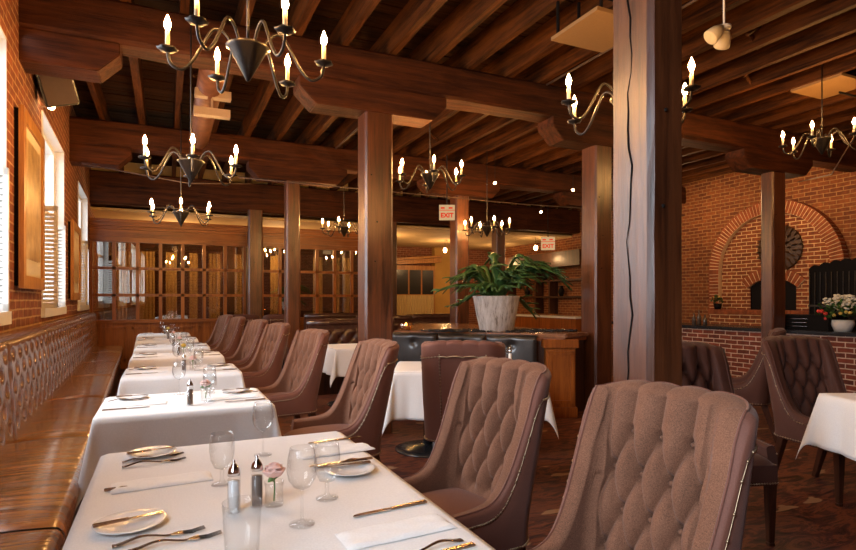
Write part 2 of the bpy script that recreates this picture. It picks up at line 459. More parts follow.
for i, (a, b) in enumerate(FWINS):
    root = empty('window_%d' % (i + 5), ((a + b) / 2, YF, 1.0)); struct(root)
    hw = (b - a) / 2; fr = MB()
    fr.box(-hw, -hw + .06, -.2, -.12, 0, 2.1); fr.box(hw - .06, hw, -.2, -.12, 0, 2.1); fr.box(-hw, hw, -.2, -.12, 0, .06); fr.box(-hw, hw, -.2, -.12, 2.04, 2.1); fr.box(-hw, hw, -.2, -.12, 1.0, 1.05)
    fr.build('window_frame', WHITE_PAINT, root)
    MB().box(-hw + .05, hw - .05, -.17, -.16, .05, 2.05).build('window_pane', PANE_OUT, root)

# joists along the room
x = XL + .25; k = 0
while x < XR - .1:
    j = MB(); wd = random.choice([.065, .07, .085]); jx = x + random.uniform(-.03, .03)
    j.box(jx, jx + wd, YF, 12.9, 3.86, CZ - .005)
    struct(j.build('ceiling_joist', W_JOIST)); x += .47; k += 1
br = 0
for (bx, by) in ((-.2, 4.6), (.75, 3.9), (.28, 6.9), (2.6, 7.4), (3.1, 3.4), (4.0, 4.3), (5.0, 3.6), (6.9, 3.9), (3.5, 7.9), (5.9, 4.3)):
    m = MB()
    m.tube([(bx, by, 3.88), (bx + .40, by + .08, 4.12)], .022, 4); m.tube([(bx, by + .1, 4.12), (bx + .40, by + .16, 3.88)], .022, 4)
    tag(m.build('joist_brace', W_JOIST), kind='structure')

# posts
def wonky_box(m, x0, x1, y0, y1, z0, z1, axis, n=14, amp=.006):
    """square timber whose arrises wander a little"""
    rnd = random.Random(int(x0 * 100 + y0 * 10))
    vs = []; fs = []
    for i in range(n + 1):
        t = i / n
        e = [(rnd.uniform(-amp, amp), rnd.uniform(-amp, amp)) for _ in range(8)]
        if axis == 'z':
            z = z0 + (z1 - z0) * t; c = .022
            ring = [(x0 + c, y0, z), (x1 - c, y0, z), (x1, y0 + c, z), (x1, y1 - c, z), (x1 - c, y1, z), (x0 + c, y1, z), (x0, y1 - c, z), (x0, y0 + c, z)]
            ring = [(p[0] + d[0], p[1] + d[1], p[2]) for p, d in zip(ring, e)]
        else:
            x = x0 + (x1 - x0) * t; c = .025
            ring = [(x, y0 + c, z0), (x, y1 - c, z0), (x, y1, z0 + c), (x, y1, z1 - c), (x, y1 - c, z1), (x, y0 + c, z1), (x, y0, z1 - c), (x, y0, z0 + c)]
            ring = [(p[0], p[1] + d[0], p[2] + d[1] * .6) for p, d in zip(ring, e)]
        vs += ring
    for i in range(n):
        for k_ in range(8):
            j = (k_ + 1) % 8
            fs.append((i * 8 + k_, i * 8 + j, (i + 1) * 8 + j, (i + 1) * 8 + k_))
    fs += [tuple(range(8)), tuple(range(n * 8, n * 8 + 8))]
    m.add(vs, fs)
BZ = 3.25
POSTS = {
 (1.80, 1.72, .20, .235): 'massive cracked timber post in the foreground behind the nearest tufted chair',
 (1.81, 5.40, .30, .26): 'reddish timber post standing behind the third tufted chair of the window row',
 (1.73, 9.05, .215, .23): 'timber post between the window row of chairs and the small cloth table, left of centre',
 (4.75, 5.40, .27, .27): 'timber post just left of and behind the massive foreground post',
 (4.75, 9.05, .27, .27): 'timber post rising behind the big fern pot beside the exit sign',
 (4.75, 12.60, .27, .27): 'shaded timber post at the right end of the glazed partition',
 (8.10, 5.42, .30, .20): 'timber post in front of the arched brick oven',
 (7.80, 9.05, .27, .27): 'dark timber post partly hidden between the fern and the foreground post',
 (7.80, 12.60, .27, .27): 'far timber post directly above the fern pot',
 (1.57, 12.30, .28, .27): 'timber post against the glazed partition, second post from the windows'}
for (X, Y, wx, wy), lab in POSTS.items():
    m = MB(); wonky_box(m, X, X + wx, Y, Y + wy, 0, BZ, 'z', 14, .0016)
    o = tag(m.build('wooden_post', W_POST), lab, 'post', 'timber posts carrying the beams')
    if Y < 2:   # drying crack and bolt heads
        cr = MB(); pts = []
        for k_ in range(30):
            z = .9 + 2.3 * k_ / 29; pts.append((X - .0015, Y + .115 + .012 * sin(k_ * .9) + .006 * sin(k_ * 2.3), z))
        cr.tube(pts, [.0012 + .003 * abs(sin(k_ * .35)) for k_ in range(30)], 6)
        cr.build('drying_crack', BLACK, o)
    bh_ = MB()
    for z in (1.75, 2.15, 2.62):
        bh_.ball((X + wx * .35 * (1 + .4 * sin(z * 9)), Y - .002, z), .009, 8, 4)
    bh_.build('nail_heads', IRON, o)

def bolster(m, x0, x1, y0, y1, c0=True, c1=True):
    z0, z1 = BZ, BZ + .26; c = .16
    out = [(x0 + (c if c0 else 0), z0), (x1 - (c if c1 else 0), z0), (x1, z0 + (c if c1 else 0)), (x1, z1), (x0, z1), (x0, z0 + (c if c0 else 0))]
    out = [out[0], out[1], out[2], out[3], out[4], out[5]]
    m.prism(out, y0, y1, 'xz')
names = {1.72: 'overhead beam nearest the camera', 5.4: 'huge rough-sawn beam crossing above the third tufted chair', 9.05: 'second rough-sawn cross beam, behind the near chandelier', 12.6: 'far cross beam just above the glazed partition'}
for Y, lab in names.items():
    m = MB(); wonky_box(m, wall_x(Y) - .03, XR, Y - .03, Y + .30, BZ + (.26 if Y < 12 else -.02), 3.865, 'x', 40, .012)
    o = tag(m.build('ceiling_beam', W_BEAM), lab + ', reddish timber', 'beam', 'heavy cross beams under the joists')
    m = MB(); bolster(m, wall_x(Y) - .02, -.35 - (.1 if Y > 6 else 0), Y - .02, Y + .29, False, True)
    m.build('bolster', W_BEAM, o, bevel=.008)
    for X in (1.93, 4.88, 8.2 if Y == 5.4 else 7.9):
        m = MB(); bolster(m, X - .78, X + .78, Y - .02, Y + .29)
        m.build('bolster', W_BEAM, o, bevel=.008)

# ------------------------------------------------------------------ glazed partition
PY = 12.66
part = empty('trim_1', (0, PY, 0)); struct(part)
PX0, PX1 = wall_x(12.8), 4.74
m = MB(); m.box(PX0, PX1, 0, .10, .0, .93); m.build('wainscot', W_PANEL, part)
m = MB()
xx = PX0 + .1
while xx < PX1 - .6:
    m.box(xx, xx + .52, -.02, .0, .16, .20); m.box(xx, xx + .52, -.02, .0, .78, .82); m.box(xx, xx + .04, -.02, 0, .16, .82); m.box(xx + .48, xx + .52, -.02, 0, .16, .82); xx += .62
m.build('wainscot_molding', W_PANEL, part)
m = MB(); m.box(PX0, PX1, -.05, .14, .90, .97); m.box(PX0, PX1, -.03, .12, 2.50, 2.62); m.build('rail', W_PANELX, part)
m = MB(); m.box(PX0, PX1, -.05, .12, 2.60, 2.74); m.box(PX0, PX1, -.10, .14, 2.74, 2.80); m.box(PX0, PX1, -.16, .16, 2.80, 2.88); m.box(PX0, PX1, -.20, .18, 2.88, 2.93)
m.build('cornice', W_PANELX, part)
post = MB(); mun = MB()
cols = [PX0 + .08 + i * .385 for i in range(7)]
cols2 = [2.0 + i * .40 for i in range(7)]
def glaze(x0, x1, n):
    post.box(x0, x0 + .05, -.02, .11, .95, 2.52); post.box(x1 - .05, x1, -.02, .11, .95, 2.52)
    for k_ in range(1, n):
        xk = x0 + (x1 - x0) * k_ / n; mun.box(xk - .032, xk + .032, .0, .09, .95, 2.52)
    for z in (1.43, 1.96): mun.box(x0, x1, .0, .09, z, z + .055)
SEC = [(PX0, 1.55, 7), (1.87, 4.74, 7)]
for s_ in SEC: glaze(*s_)
post.build('stile', W_PANEL, part); mun.build('glazing_bars', W_PANEL, part)
for s_ in SEC:
    MB().box(s_[0], s_[1], .04, .046, .95, 2.52).build('partition_pane', PANE_IN, part)
# back room walls and added furnishings seen through the glass
struct(MB().box(XL - .5, 6.6, YB - .06, YB - .01, 0, 3.14).build('wall_back_added_panel', W_DARK))  # dark panelling put in so the panes show dark gaps
rnd = random.Random(11); xx = -1.1  # drapes added to imitate the gold streaks in the panes
while xx < 4.7:
    wdt = rnd.uniform(.16, .34); m = MB(); n_ = int(wdt / .012)
    m.grid(lambda i, j: (wdt * i / n_, .018 * sin(i * .95), 2.55 - 2.5 * j / 3), n_ + 1, 4)
    o = m.build('drape', CURTAIN, None, True); o.location = (xx, 15.5, 0)
    tag(o, 'gold drape added behind the glazed partition for golden streaks in its panes', 'drape', 'added gold drapes behind the glazed partition'); xx += wdt + rnd.uniform(.10, .42)
m = MB(); m.tube([(-1.2, 15.5, 2.57), (4.7, 15.5, 2.57)], .02, 8)
for q in (-1.1, 1.8, 4.6): m.tube([(q, 15.5, 2.57), (q, 15.5, 3.15)], .012, 6)
tag(m.build('added_curtain_rail', W_DARK), 'dark rail carrying the added gold drapes behind the glazed partition', 'curtain rail')
struct(MB().box(8.24, 8.93, YB - .25, YB - .01, 0, 3.14).build('trim_2', YELLOW))
# curtained cupboard with pediment on the back wall
cw = empty('glazed_cupboard', (7.5, YB - .3, 0)); tag(cw, 'tall pale cupboard with glass doors, gold curtains and a sloping top on the far wall', 'cupboard')
m = MB(); m.box(-.8, .72, -.02, .24, 0, 2.5); m.build('cupboard_body', W_FRAME, cw)
m = MB(); m.prism([(-.95, 2.5), (.9, 2.62), (.9, 2.78), (-.95, 2.62)], -.12, .24); m.prism([(-1.0, 2.62), (.95, 2.80), (.95, 2.86), (-1.0, 2.70)], -.18, .24); m.build('pediment', W_FRAME, cw)
for k_ in range(3):
    m = MB(); x0 = -.68 + k_ * .46
    m.box(x0, x0 + .40, -.045, -.022, 1.55, 2.35); m.build('cupboard_glass', SATIN_BLACK, cw)
def curtain(m, x0, x1, z0, z1, amp=.02, per=.09):
    nx = int((x1 - x0) / .01)
    m.grid(lambda i, j: (x0 + (x1 - x0) * i / nx, -.06 + amp * sin(2 * pi * (i * .01) / per) * (1 - .5 * j / 4), z0 + (z1 - z0) * j / 4), nx + 1, 5)
m = MB(); curtain(m, -.7, .65, .75, 1.52); m.build('curtain', CURTAIN, cw, True)

# ------------------------------------------------------------------ banquette along the windows
BY0, BY1 = .6, 12.4; SEAMS = [.95 + 1.655 * k_ for k_ in range(8)]
SEAMS[0] = .95
bq = empty('wall_banquette', (XL, 0, 0)); tag(bq, 'long tufted brown leather banquette running under the windows along the brick wall', 'banquette'); skew(bq)
def tuftd(x, z, sx, sz, p=.38):
    a = x / sx + z / (2 * sz); b_ = x / sx - z / (2 * sz)
    c = abs(sin(pi * a) * sin(pi * b_))
    d2 = min((a - round(a)) ** 2 + (b_ - round(b_)) ** 2, 1)
    return c ** p - 1.1 * math.exp(-d2 / .016)
FX = XL + .14
for k_ in range(7):
    y0, y1 = SEAMS[k_], SEAMS[k_ + 1]
    if y1 > BY1: y1 = BY1
    L = y1 - y0; nu = 110 if k_ < 3 else 70; nv = 44
    ncol = max(1, round(L / .235)); sx = L / ncol
    def fn(i, j):
        yy = L * i / (nu - 1); t = j / (nv - 1)
        # profile: back face goes up, rolls over the top
        zb = .46 + t * .70
        edge = min(yy, L - yy); ef = min(1, edge / .05) ** .5
        if t < .9:
            z = .46 + (t / .9) * .625; base = 0.0
            wv = min(1, max(0, (z - .50) / .05)) * min(1, max(0, (1.065 - z) / .04))
            ta = (yy - sx / 2) / sx + (z - .59) / .22; tb = (yy - sx / 2) / sx - (z - .59) / .22
            da, db = ta - round(ta), tb - round(tb); dy_ = (da + db) / 2 * sx; dz_ = (da - db) * .11
            d = .022 - wv * (.042 * math.exp(-((dy_ / .030) ** 2 + (dz_ / .026) ** 2)) + .006 * math.exp(-((dy_ / .06) ** 2 + (dz_ / .05) ** 2)))
            x = FX - .06 * (z - .46) + d * ef - .02 * (1 - ef)
        else:
            q = (t - .9) / .10 * pi * .75
            z = 1.085 + .025 * sin(q); x = FX - .0375 + .012 - .04 * (1 - cos(q)) - .02 * (1 - ef)
        return (x - XL, y0 + yy, z)
    m = MB(); m.grid(fn, nu, nv)
    o = m.build('back_cushion', L_BACK, bq, True)
    # seat cushion: rounded slab with crowned top
    nu2, nv2 = 24, 40
    def fs_(i, j):
        u = i / (nu2 - 1); yy = .01 + (L - .02) * j / (nv2 - 1)
        edge = min(yy, L - yy); ef = min(1, edge / .07)
        ef = sqrt(1 - (1 - ef) ** 2)
        if u < .7:
            x = .12 + .42 * (u / .7); z = .455 + .025 * ef + .012 * sin(pi * u / .7)
            if x > .66: z -= .0
        else:
            q = (u - .7) / .3
            if q < .5:
                a = q / .5 * pi / 2; x = .54 + .04 * sin(a); z = .415 + (.04 + .025 * ef) * cos(a)
            else: x = .58 - .02 * (q - .5) * 2; z = .415 - (q - .5) * 2 * .10
        return (x, y0 + yy, z)
    m = MB(); m.grid(fs_, nu2, nv2); m.build('seat_cushion', L_SEAT, bq, True)
MB().box(.0, .53, SEAMS[0], BY1, 0.0, .315).build('base', W_DARK, bq)
MB().box(.0, .055, SEAMS[0], BY1, 0.3, 1.08).build('back_frame', W_DARK, bq)
# timber cap on top of the banquette back
m = MB(); m.box(.0, .10, SEAMS[0], BY1, 1.10, 1.135); m.build('cap_rail', W_TOP, bq, bevel=.006)

# ------------------------------------------------------------------ chairs
def make_chair(name, front_mat, back_mat, seat_mat, detail=1.0, buttons=True, amp=.046):
    root = empty(name)
    Wi, YB_, YFr, R = .212, .20, -.215, .055       # inner half width, back inner y, arm front, corner radius
    # U path (inner line), from left arm tip round the back to right arm tip
    path = []
    nA = int(22 * detail); nC = int(10 * detail); nB = int(64 * detail)
    for i in range(nA): path.append((-Wi, YFr + (YB_ - R - YFr) * i / nA, -1, 0))
    for i in range(nC):
        a = pi - (pi / 2) * i / nC; path.append((-Wi + R + R * cos(a), YB_ - R + R * sin(a), cos(a), sin(a)))
    for i in range(nB + 1):
        path.append((-Wi + R + (2 * Wi - 2 * R) * i / nB, YB_, 0, 1))
    for i in range(1, nC + 1):
        a = pi / 2 - (pi / 2) * i / nC; path.append((Wi - R + R * cos(a), YB_ - R + R * sin(a), cos(a), sin(a)))
    for i in range(1, nA + 1): path.append((Wi, YB_ - R + (YFr - YB_ + R) * i / nA, 1, 0))
    H, Z0 = 1.085, .40
    sx, sz = .104, .125; zt = .925
    def prof(p):
        x, y, nx, ny = p
        q = max(0.0, (YB_ - .045 - y)) / (YB_ - .045 - YFr)     # 0 at back, 1 at arm tip
        e = max(0.0, 1 - q) ** 8
        h = .565 + (H - .565) * e - .02 * q
        if q <= 0:
            # soft crown and small shoulder at the top corners
            h = H - .022 * (abs(x) / Wi) ** 5 + .010 * abs(sin(pi * x / sx)) ** .6
        return h, q
    nv = int(56 * detail)
    def lean(z):
        t = max(0, z - .45); return .16 * t + .10 * t * t
    def spread(z): return 1 + .05 * max(0, z - .55) / .5
    rows = []
    for p in path:
        x, y, nx, ny = p; h, q = prof(p)
        th = .068 * (1 - q) + .042 * q if q > 0 else .072
        r = th / 2; ring = []
        for j in range(nv + 1):
            z = Z0 + (h - r - Z0) * j / nv
            wv = max(0, min(1, (Wi * spread(z) * .98 - abs(x)) / .05)) if ny > .3 else 0
            d = 0
            if ny > .0:
                s_ = .4 + .6 * ny
                if z < zt: tv = tuftd(x, z - zt + 2 * sz * 4, sx, sz, .5)
                else:
                    c = abs(sin(pi * x / sx)); tv = (c ** .45) * 1.0
                    k_ = (z - zt) / .03
                    if k_ < 1: tv = tv * k_ + (1 - k_) * tuftd(x, z - zt + 2 * sz * 4, sx, sz, .5)
                side = min(1, max(0, (.200 - abs(x)) / .02))
                bot = min(1, max(0, (z - .50) / .05))
                crease = -.5 * math.exp(-((z - .77) / .008) ** 2) * (1 - side)
                d = amp * s_ * ((tv * side + (.85 + crease) * (1 - side)) * bot + .7 * (1 - bot))
            else: d = amp * .25
            sc = spread(z)
            ring.append(((x - nx * d) * (1 + (sc - 1) * (1 if ny > -.1 else 0)), y - ny * d + lean(z), z))
        for j in range(1, 9):
            a = pi * j / 9; z = h - r + r * .8 * sin(a); z2 = h - r
            o_ = r - r * cos(a)
            sc = spread(z2); roll = .012 * sin(a)
            d0 = amp * .6 * (1 - j / 9) if ny > 0 else amp * .25 * (1 - j / 9)
            ring.append(((x + nx * (o_ - d0)) * sc, y + ny * (o_ - d0) + lean(z2) + roll * ny, z))
        nb = 10
        for j in range(nb + 1):
            z = (h - r) + (Z0 - .04 - h + r) * j / nb
            sc = spread(z); bulge = .008 * sin(pi * j / nb)
            ring.append(((x + nx * (th + bulge)) * sc, y + ny * (th + bulge) + lean(z), z))
        rows.append(ring)
    L = len(rows[0]); nin = nv + 1 + 6
    m = MB(); m.grid(lambda i, j: rows[j][i], nin, len(rows)); m.build('backrest', front_mat, root, True)
    m = MB(); m.grid(lambda i, j: rows[j][i + nin - 1], L - nin + 1, len(rows))
    # arm tips closed
    for ring, rev in ((rows[0], 0), (rows[-1], 1)):
        m.add(ring, [tuple(range(len(ring)))])
    m.build('outer_shell', back_mat, root, True)
    # welt cord along the top edge seam
    m = MB(); m.tube([rw[nin - 1] for rw in rows], .0045, 5); m.build('welt_cord', back_mat, root, True)
    # seat
    sw, sd = Wi - .005, .235
    nu, nvv = 26, 26
    def sf(i, j):
        u = -1 + 2 * i / (nu - 1); v = -1 + 2 * j / (nvv - 1)
        x = (abs(u) ** .8) * (1 if u > 0 else -1) * sw; y = -.025 + (abs(v) ** .8) * (1 if v > 0 else -1) * (sd + .02)
        z = .485 + .03 * (1 - u * u) * (1 - v * v) - .03 * (abs(u) ** 8) - .03 * (abs(v) ** 8)
        return (x, y, z)
    m = MB(); m.grid(sf, nu, nvv)
    m.box(-sw, sw, -.28, .22, .345, .455)
    so = m.build('seat', seat_mat, root, True)
    for p in so.data.polygons:
        if p.index >= (nu - 1) * (nvv - 1): p.use_smooth = False
    # nailhead trim: bottom of seat rail, outer edges of the shell
    nh = MB()
    run = []
    def stud(x, y, z): nh.ball((x, y, z), .0056, 6, 4); run.append((x, y, z))
    def flush():
        if len(run) > 1: nh.tube(list(run), .0016, 4)
        run.clear()
    k_ = 0
    n = 26
    for i in range(n + 1): stud(-sw + 2 * sw * i / n, -.283, .356)
    flush()
    for w_ in (0, 1):
        for i in range(nA + nC, nA + nC + nB, max(1, int(2 * detail))):
            a = rows[i][-1] if w_ else rows[i][nv + 10]
            stud(a[0], a[1] + .004, a[2] + (.012 if w_ else -.012))
        flush()
    st = max(1, int(1 * detail))
    for rng in (range(0, nA + nC, st), range(nA + nC + nB, len(path), st)):
        for w_ in (0, 1):
            for i in rng:
                x, y, nx, ny = path[i]; ring = rows[i]
                if w_: a = ring[-1]; stud(a[0] + nx * .003, a[1] + ny * .003, a[2] + .012)
                else:
                    c = Vector(ring[nv + 10]); c2 = Vector(ring[nv + 11]); c = c.lerp(c2, min(1, .012 / max(.001, (c - c2).length)))
                    stud(c.x + nx * .002, c.y + ny * .002, c.z)
            flush()
    # side seams on the back, following the tall edges
    for sgn in (-1, 1):
        i = nA + nC + 1 if sgn < 0 else nA + nC + nB - 1
        ring = rows[i]; outs = ring[nv + 9 + 1:]
        for q in range(len(outs) - 1):
            a = Vector(outs[q]); b_ = Vector(outs[q + 1])
            kk = max(2, int((a - b_).length / .019))
            for t in range(kk):
                c = a.lerp(b_, t / kk); stud(c.x, c.y + .002, c.z)
        flush()
    nh.build('nailhead_trim', BRASS, root, True)
    if buttons:
        for r_ in range(4):
            z = zt - r_ * sz
            off = [i * sx for i in (-1, 0, 1)] if r_ % 2 == 0 else [(i + .5) * sx for i in (-2, -1, 0, 1)]
            for x in off:
                if abs(x) > .19: continue
                b_ = MB(); sc = spread(z); b_.ball((x * sc, YB_ + lean(z) + .004, z), .011, 10, 6, .8)
                b_.build('button', front_mat, root, True)
    for sx_ in (-1, 1):
        l = MB(); l.frustum((sx_ * .190, -.245, .35), .05, .05, (sx_ * .190, -.245, 0.02), .032, .032); l.box(sx_ * .190 - .017, sx_ * .190 + .017, -.262, -.228, 0, .021)
        l.build('leg', W_LEG, root, bevel=.003)
        l = MB(); l.frustum((sx_ * .190, .215, .37), .05, .06, (sx_ * .190, .33, 0.0), .034, .036)
        l.build('leg', W_LEG, root, bevel=.003)
    return root

CH = make_chair('dining_chair', UPH, UPH_BACK, UPH_SEAT, 1.5)
CH2 = make_chair('dining_chair', UPH, UPH_BACK, UPH_SEAT, .9, True)
CHD = make_chair('dining_chair', UPH_SHADED, UPH_SHADED, UPH_SHADED, .8, False)
FACE_W = -pi / 2          # local front (-Y) turned to face -X
def chair(proto, x, y, ang, lab, grp=None):
    return place(proto, (x, y, 0), ang, lab, grp, 'chair')
G = 'tufted chairs along the window row of tables'
chair(CH, 1.125, 1.28, FACE_W + .10, 'largest, nearest tufted brown tweed dining chair in the right foreground', G)
chair(CH, 1.08, 2.15, FACE_W + .17, 'tufted brown tweed dining chair at the far end of the nearest white table', G)
chair(CH, 1.00, 3.68, FACE_W + .05, 'tufted tweed chair at the second white table, in front of the reddish post', G)
rows_ = [(.93, 5.20, 'third'), (.90, 6.85, 'fourth'), (.86, 8.2, 'fifth'), (.75, 9.75, 'sixth'), (.70, 11.2, 'farthest')]
for x_, y_, nm in rows_:
    chair(CH2, x_, y_, FACE_W + .22, 'tufted tweed chair at the %s white table of the window row' % nm, G)
def ang_of(dx, dy): return atan2(dx, -dy)   # turn local -Y to (dx,dy)
chair(CH2, 2.02, 3.72, ang_of(.50, .86), 'rust velvet chair seen from behind with nailhead border, facing the black leather bench')
chair(CHD, 2.93, 2.34, ang_of(-.3, -.95), 'shade-toned brown chair whose velvet seat shows beside the corner of the right-hand white table')
chair(CHD, 4.28, 2.44, ang_of(-.25, -.95), 'shade-toned brown tufted chair behind the right-hand white table')
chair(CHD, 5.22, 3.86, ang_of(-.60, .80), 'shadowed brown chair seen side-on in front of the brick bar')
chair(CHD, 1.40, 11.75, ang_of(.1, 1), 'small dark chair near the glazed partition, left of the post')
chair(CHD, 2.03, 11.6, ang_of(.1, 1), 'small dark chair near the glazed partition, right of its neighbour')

# ------------------------------------------------------------------ tables and cloths
def make_table(x, y, rz, w_, d_, lab, rect=False):
    t = empty('dining_table', (x, y, 0), rz); tag(t, lab, 'table', 'tables under white cloths')
    MB().box(-w_ / 2, w_ / 2, -d_ / 2, d_ / 2, .715, .75).build('table_top', W_DARK, t)
    ks = [0] if d_ < 1.2 else [-.4, .4]
    for k_ in ks:
        m = MB(); m.lathe([(.045, .04), (.04, .1), (.04, .66), (.06, .715)], (0, k_, 0), 16); m.build('pedestal', SATIN_BLACK, t, True)
        m = MB(); m.lathe([(.30, 0), (.30, .012), (.24, .03), (.05, .05), (.04, .06)], (0, k_, 0), 32); m.build('base', SATIN_BLACK, t, True)
    return t
def make_cloth(x, y, rz, w_, d_, lab, hang=.34, seed=0, flare=.05, cornerx=.2):
    rnd = random.Random(seed); ph = [rnd.uniform(0, 6.28) for _ in range(8)]
    hw, hd = w_ / 2 + .004, d_ / 2 + .004; st = .026
    nx = int((2 * hw + 2 * hang) / st); ny = int((2 * hd + 2 * hang) / st)
    Z = .7565; r = .012
    def drop(e):
        if e <= 0: return 0.0, 0.0
        a = min(e / r, pi / 2); ox = r * sin(a); dz = r * (1 - cos(a)); rest = max(0, e - r * pi / 2)
        return ox, dz + rest
    def fn(i, j):
        X = -hw - hang + (2 * hw + 2 * hang) * i / nx; Y = -hd - hang + (2 * hd + 2 * hang) * j / ny
        ex, ey = max(0, abs(X) - hw + r), max(0, abs(Y) - hd + r)
        sx_, sy_ = (1 if X > 0 else -1), (1 if Y > 0 else -1)
        if ex == 0 and ey == 0: return (X, Y, Z + .0015 * sin(X * 5 + ph[0]) * sin(Y * 4 + ph[1]))
        e = hypot(ex, ey); ox, dz = drop(e)
        t = dz / hang
        if ex > 0 and ey > 0:
            a = atan2(ey, ex); fold = sin(2 * a)
            cx, cy = hw - r, hd - r
            out = ox + t * .03 + cornerx * fold * (max(0, e - .04)) * .55
            px = sx_ * (cx + out * cos(a) ** 1 + flare * t * .2); py = sy_ * (cy + out * sin(a) + flare * t * .2)
            return (px, py, Z - dz * (1 - .05 * fold))
        wob = .018 * t * (sin(9 * (X if ey > 0 else Y) + ph[2]) + .6 * sin(17 * (X if ey > 0 else Y) + ph[3]))
        if ex > 0: return (sx_ * (hw - r + ox + flare * t * .2 + abs(wob)), Y, Z - dz)
        return (X, sy_ * (hd - r + ox + flare * t * .2 + abs(wob)), Z - dz)
    m = MB(); m.grid(fn, nx + 1, ny + 1)
    o = m.build('tablecloth', LINEN, None, True); o.location = (x, y, 0); o.rotation_euler = (0, 0, rz)
    # thin cloth thickness
    md = o.modifiers.new('thickness', 'SOLIDIFY'); md.thickness = .0025; md.offset = 1
    tag(o, lab, 'tablecloth', 'white tablecloths')
    return o
TT = .7605
ROW = [(.25, 1.83, .95, 1.44, 'nearest'), (.115, 3.68, .90, .72, 'second'), (.13, 5.30, .89, .72, 'third'), (.115, 6.74, .89, .70, 'fourth'),
       (.08, 8.14, .86, .72, 'fifth'), (.02, 9.62, .84, .72, 'sixth'), (-.03, 11.0, .82, .70, 'farthest')]
for i, (x, y, w_, d_, nm) in enumerate(ROW):
    make_table(x, y, 0, w_, d_, 'dark table under the %s white cloth of the window row' % nm)
    make_cloth(x, y, 0, w_, d_, 'white cloth draped over the %s table of the window row' % nm, seed=i, hang=.34)
OT = [(2.17, 4.69, -.436, .58, .78, 'the white-clothed table left of the rust chair back'),
      (2.80, 4.40, -.436, .58, .78, 'the white-clothed table right of the rust chair back'),
      (2.19, 7.15, 0, .62, .80, 'the white-clothed table just left of the third-chair post'),
      (1.98, 10.6, 0, .9, .8, 'the small white-clothed table near the partition'),
      (4.05, 1.71, -.41, .84, .84, 'the white-clothed table at the right edge of the picture')]
for i, (x, y, rz, w_, d_, nm) in enumerate(OT):
    make_table(x, y, rz, w_, d_, 'dark pedestal table under %s' % nm.replace('the white-clothed table', 'the white cloth'))
    make_cloth(x, y, rz, w_, d_, 'white cloth on %s' % nm.replace('the white-clothed table', 'the table'), hang=(.40 if i < 2 else .33), seed=20 + i, cornerx=.25)

# ------------------------------------------------------------------ tableware
def p_plate():
    m = MB(); m.lathe([(.001, .006), (.05, .006), (.062, .012), (.086, .018), (.088, .020), (.086, .021), (.06, .016), (.048, .010), (.001, .010)], n=40)
    m.v = [(a, b, c - .006) for a, b, c in m.v]
    return m.build('bread_plate', PORC, None, True)
def flat(m, outline, z0, z1): m.prism(outline, z0, z1, 'xy')
def p_knife(name='table_knife', L=.235):
    r = empty(name)
    h = MB(); n = 10; o1 = []; o2 = []
    for i in range(n + 1):
        t = i / n; o1.append((L * .5 * t, .0055 + .0035 * (1 - t))); o2.append((L * .5 * t, -.0055 - .0035 * (1 - t)))
    flat(h, o1 + o2[::-1], .0, .006); h.build('handle', BRONZE, r, bevel=.0015)
    b = MB(); o = [(L * .5, -.006), (L * .55, -.009), (L * .9, -.010), (L * .97, -.006), (L, .004), (L * .97, .007), (L * .5, .006)]
    flat(b, o, .0015, .0035); b.build('blade', STEEL, r)
    return r
def p_fork(name='table_fork', L=.20):
    r = empty(name)
    h = MB(); pts = [(0, 0, .003), (.05, 0, .004), (.11, 0, .008), (.135, 0, .006)]
    m = MB()
    n = 12; o1 = []; o2 = []
    for i in range(n + 1):
        t = i / n; wv = .008 - .005 * sin(pi * min(1, t * 1.0) * .5); o1.append((L * .66 * t, wv)); o2.append((L * .66 * t, -wv))
    vs = []; fs = []
    for i in range(n + 1):
        t = i / n; z = .002 + .011 * sin(pi * t) ** 2
        for (a, b) in (o1[i], o2[i]): vs += [(a, b, z), (a, b, z + .003)]
    for i in range(n):
        k_ = i * 4; fs += [(k_, k_ + 4, k_ + 5, k_ + 1), (k_ + 2, k_ + 3, k_ + 7, k_ + 6), (k_ + 1, k_ + 5, k_ + 7, k_ + 3), (k_, k_ + 2, k_ + 6, k_ + 4)]
    fs += [(0, 1, 3, 2), (n * 4, n * 4 + 2, n * 4 + 3, n * 4 + 1)]
    m.add(vs, fs); m.build('handle', BRONZE, r, True)
    t_ = MB(); x0 = L * .65
    flat(t_, [(x0, -.003), (x0 + .02, -.012), (x0 + .028, -.012), (x0 + .028, .012), (x0 + .02, .012), (x0, .003)], .002, .005)
    for q in (-.0103, -.0035, .0035, .0103):
        t_.tube([(x0 + .026, q, .0035), (x0 + .05, q, .002), (L + .012, q * .95, .007)], [.0018, .0017, .001], 5)
    t_.build('tines', STEEL, r)
    return r
def p_napkin():
    m = MB(); nx, ny = 20, 12
    def g(i, j):
        x = -.15 + .30 * i / nx; y = -.055 + .11 * j / ny
        return (x, y, .0075 + .002 * sin(i * .7) * sin(j * .9) - (.006 if i in (0, nx) or j in (0, ny) else 0))
    m.grid(g, nx + 1, ny + 1)
    m.box(-.148, .148, -.053, .053, 0, .002)
    return m.build('folded_napkin', NAPKIN, None, True)
def glass_obj(name, prof):
    r = MB(); r.lathe(prof, n=32); return r
def p_wine():
    root = empty('wine_glass')
    b = MB()
    b.lathe([(.001, .0)] + [(.034, .0), (.034, .002), (.012, .006), (.004, .012), (.0035, .085), (.006, .092), (.001, .094)], n=24)
    b.build('stem', GLASS, root, True)
    c = MB(); pr = [(.004, .092), (.022, .100), (.036, .120), (.041, .145), (.038, .175), (.032, .205)]
    pi_ = [(r_ - .0012, z + .001) for r_, z in reversed(pr)]
    vs = pr + pi_; vs[-1] = (.0005, .094)
    c.lathe([(.001, .092)] + vs, n=32); c.build('bowl', GLASS, root, True)
    return root
